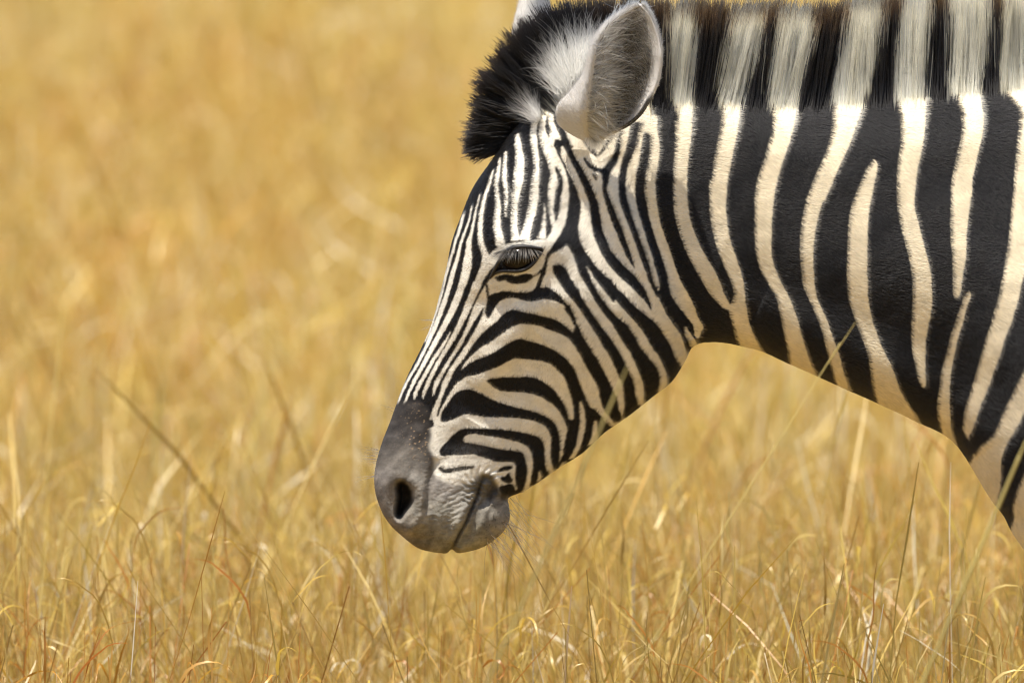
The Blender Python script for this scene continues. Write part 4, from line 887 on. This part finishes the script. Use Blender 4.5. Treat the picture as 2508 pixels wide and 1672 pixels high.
# velvet on the outside and the rim
n = 16000; v = rng.uniform(0, 1, n); a = np.where(rng.uniform(0, 1, n) < .5, rng.uniform(0, .30, n), rng.uniform(.86, 1, n))
P0 = ear_pt(v, a); i = (v * (EC.shape[0] - 1)).astype(int); j = (a * (EC.shape[1] - 1)).astype(int); c = EC[i, j] * rng.uniform(.8, 1.15, (n, 1))
d = nrmz(np.stack([np.where(a < .5, -.45, .5), np.full(n, -.55), np.full(n, .75)], -1) + rng.normal(0, .3, (n, 3)))
hairs(P0 + np.array([0, -.0016, 0]), d, rng.uniform(.002, .0065, n), 4, rng.normal(0, .2, (n, 3)), .00015, c, 'ear_hair', ear, hair_m)
# longer soft fur round the base
n = 2600; v = rng.uniform(0, .46, n); a = rng.uniform(0, .30, n)
d = nrmz(np.stack([rng.normal(-.1, .3, n), np.full(n, -.35), rng.normal(.9, .25, n)], -1))
hairs(ear_pt(v, a) + np.array([0, -.0016, 0]), d, rng.uniform(.004, .011, n), 5, rng.normal(0, .2, (n, 3)), .00017, np.array([[.50, .475, .44]]) * rng.uniform(.55, 1.25, (n, 1)), 'ear_hair', ear, hair_m)
# lower tuft
n = 420; v = rng.uniform(0.0, .10, n); a = rng.uniform(.3, .8, n)
d = nrmz(np.stack([rng.normal(-.05, .3, n), rng.uniform(-.6, -.2, n), rng.normal(-.7, .3, n)], -1))
hairs(ear_pt(v, a), d, rng.uniform(.008, .017, n), 5, rng.normal(0, .2, (n, 3)), .00018, np.array([[.66, .62, .55]]) * rng.uniform(.6, 1.15, (n, 1)), 'ear_hair', ear, hair_m)

def far_ear():
    E = np.array(nums('260 1300 1352, 230 1282 1356, 200 1270 1360, 160 1261 1360, 120 1257 1358, 85 1258 1354, 50 1264 1350, 20 1272 1346, 0 1278 1342, -20 1287 1336, -40 1299 1328, -55 1313 1320'))
    E = cr(E, False, 5); K = 24; a = np.linspace(-1, 1, K)
    X = (E[:, 1:2] + E[:, 2:3]) / 2 + (E[:, 2:3] - E[:, 1:2]) / 2 * np.sin(a * np.pi / 2)
    y = .085 + .022 * (a ** 2)[None] + np.zeros_like(X)
    P = at_depth(X, np.repeat(E[:, :1], K, 1), y)
    C = np.repeat(np.array([[.62, .61, .59]]), P.reshape(-1, 3).shape[0], 0)
    o = mesh_np('ear', P.reshape(-1, 3), grid_faces(len(E), K), attr_mat('far_ear_skin', .7, .2, .3, 500), root, C)
    md = o.modifiers.new('thickness', 'SOLIDIFY'); md.thickness = .004; md.offset = 0
    n = 7000; i = rng.integers(0, len(E) - 1, n); j = rng.integers(0, K - 1, n)
    P0 = P[i, j] + (P[i + 1, j] - P[i, j]) * rng.uniform(0, 1, (n, 1)) + (P[i, j + 1] - P[i, j]) * rng.uniform(0, 1, (n, 1)) + np.array([0, -.002, 0])
    d = nrmz(np.stack([np.where(a[j] < -.5, -.5, .1), np.full(n, -.5), np.full(n, .8)], -1) + rng.normal(0, .25, (n, 3)))
    hairs(P0, d, rng.uniform(.003, .007, n), 4, np.zeros((n, 3)), .00014, np.array([[.62, .61, .59]]) * rng.uniform(.8, 1.1, (n, 1)), 'ear_hair', o, hair_m)
far_ear()

# ---- whiskers on the chin and nose
def whiskers(pts, n, dirs, L0, L1, name, c, sp):
    A = np.array(nums(pts)); i = rng.integers(0, len(A), n)
    px, py = A[i, 0] + rng.normal(0, sp, n), A[i, 1] + rng.normal(0, sp, n); B = surf(px, py)
    dx, dz = dirs; d = nrmz(np.stack([rng.normal(dx, .3, n), rng.normal(-.15, .25, n), rng.normal(dz, .25, n)], -1))
    hairs(B, d, rng.uniform(L0, L1, n), 7, np.stack([rng.normal(0, .07, n), np.zeros(n), rng.normal(-.12, .08, n)], -1), .00019, np.array([c]) * rng.uniform(.6, 1.3, (n, 1)), name, root, hair_m)
whiskers('1245 1255, 1240 1290, 1225 1315, 1200 1330, 1252 1230', 60, (.75, -.75), .015, .06, 'whisker', (.10, .07, .04), 6)
whiskers('917 1170, 922 1130, 925 1110, 960 1010, 1062 790', 26, (-1, .1), .01, .022, 'whisker', (.08, .06, .04), 6)

# ---------------------------------------------------------------- single stalks in front of the animal
stm, n, l = mat('grass_stalk'); o = n.new('ShaderNodeOutputMaterial'); p = n.new('ShaderNodeBsdfPrincipled'); at_ = n.new('ShaderNodeAttribute'); at_.attribute_name = 'col'
l.new(at_.outputs['Color'], p.inputs['Base Color']); p.inputs['Roughness'].default_value = .6; l.new(p.outputs[0], o.inputs[0])
def stalk(y, pts, r0, colr_, label):
    """stalk rooted in the ground at distance y, passing the given side-view points (tip last)"""
    k = (DIST + .06 + y) / (DIST + .06)
    A = np.array(nums(pts)); q = []
    for px, py in A:
        dirx = (px - 1254) / U; dz = -(py - 836) / U
        tz = CAMZ + (ZC - CAMZ + dz) * k; q.append((dirx * k, y, tz))
    q = np.array(q); d = q[1] - q[0]; base = q[0] - d / d[2] * (q[0][2] + .02); base[0] = q[0][0] - (q[0][0] - base[0]) * .9; mid = (base + q[0]) / 2; mid[0] -= .02
    C = cr(np.vstack([base, mid, q]), False, 12); nq = len(C); s = np.linspace(0, 1, nq); rr = r0 * (1.1 - .7 * s)
    tn = np.gradient(C, axis=0); tn /= np.linalg.norm(tn, axis=1, keepdims=True)
    u_ = np.cross(tn, [0, 1, 0]); u_ /= np.linalg.norm(u_, axis=1, keepdims=True); v_ = np.cross(u_, tn); a = np.linspace(0, 2 * np.pi, 7, endpoint=False)
    V = C[:, None] + rr[:, None, None] * (u_[:, None] * np.cos(a)[None, :, None] + v_[:, None] * np.sin(a)[None, :, None])
    c = np.array(colr_)[None] * rng.uniform(.8, 1.1, (nq, 1)); c = np.repeat(c, 7, 0)
    o = mesh_np('grass_stalk', V.reshape(-1, 3), grid_faces(nq, 7, True), stm, None, c)
    o['label'] = label; o['category'] = 'grass stalk'; o['group'] = 'stray grass stalks crossing the zebra'
stalk(-1.3, '1990 960, 2030 898, 2070 838, 2098 796', .0007, (.50, .40, .14), 'thin blurred grass stalk leaning across the underside of the zebra neck')
stalk(-2.2, '2455 1235, 2478 1180, 2512 1100, 2560 1010', .0021, (.40, .33, .11), 'thick blurred grass stalk crossing the zebra chest at right edge')
stalk(-2.6, '1470 1060, 1492 1010, 1516 955, 1538 905', .0016, (.34, .28, .10), 'blurred dark grass stalk crossing the rear of the zebra jaw')
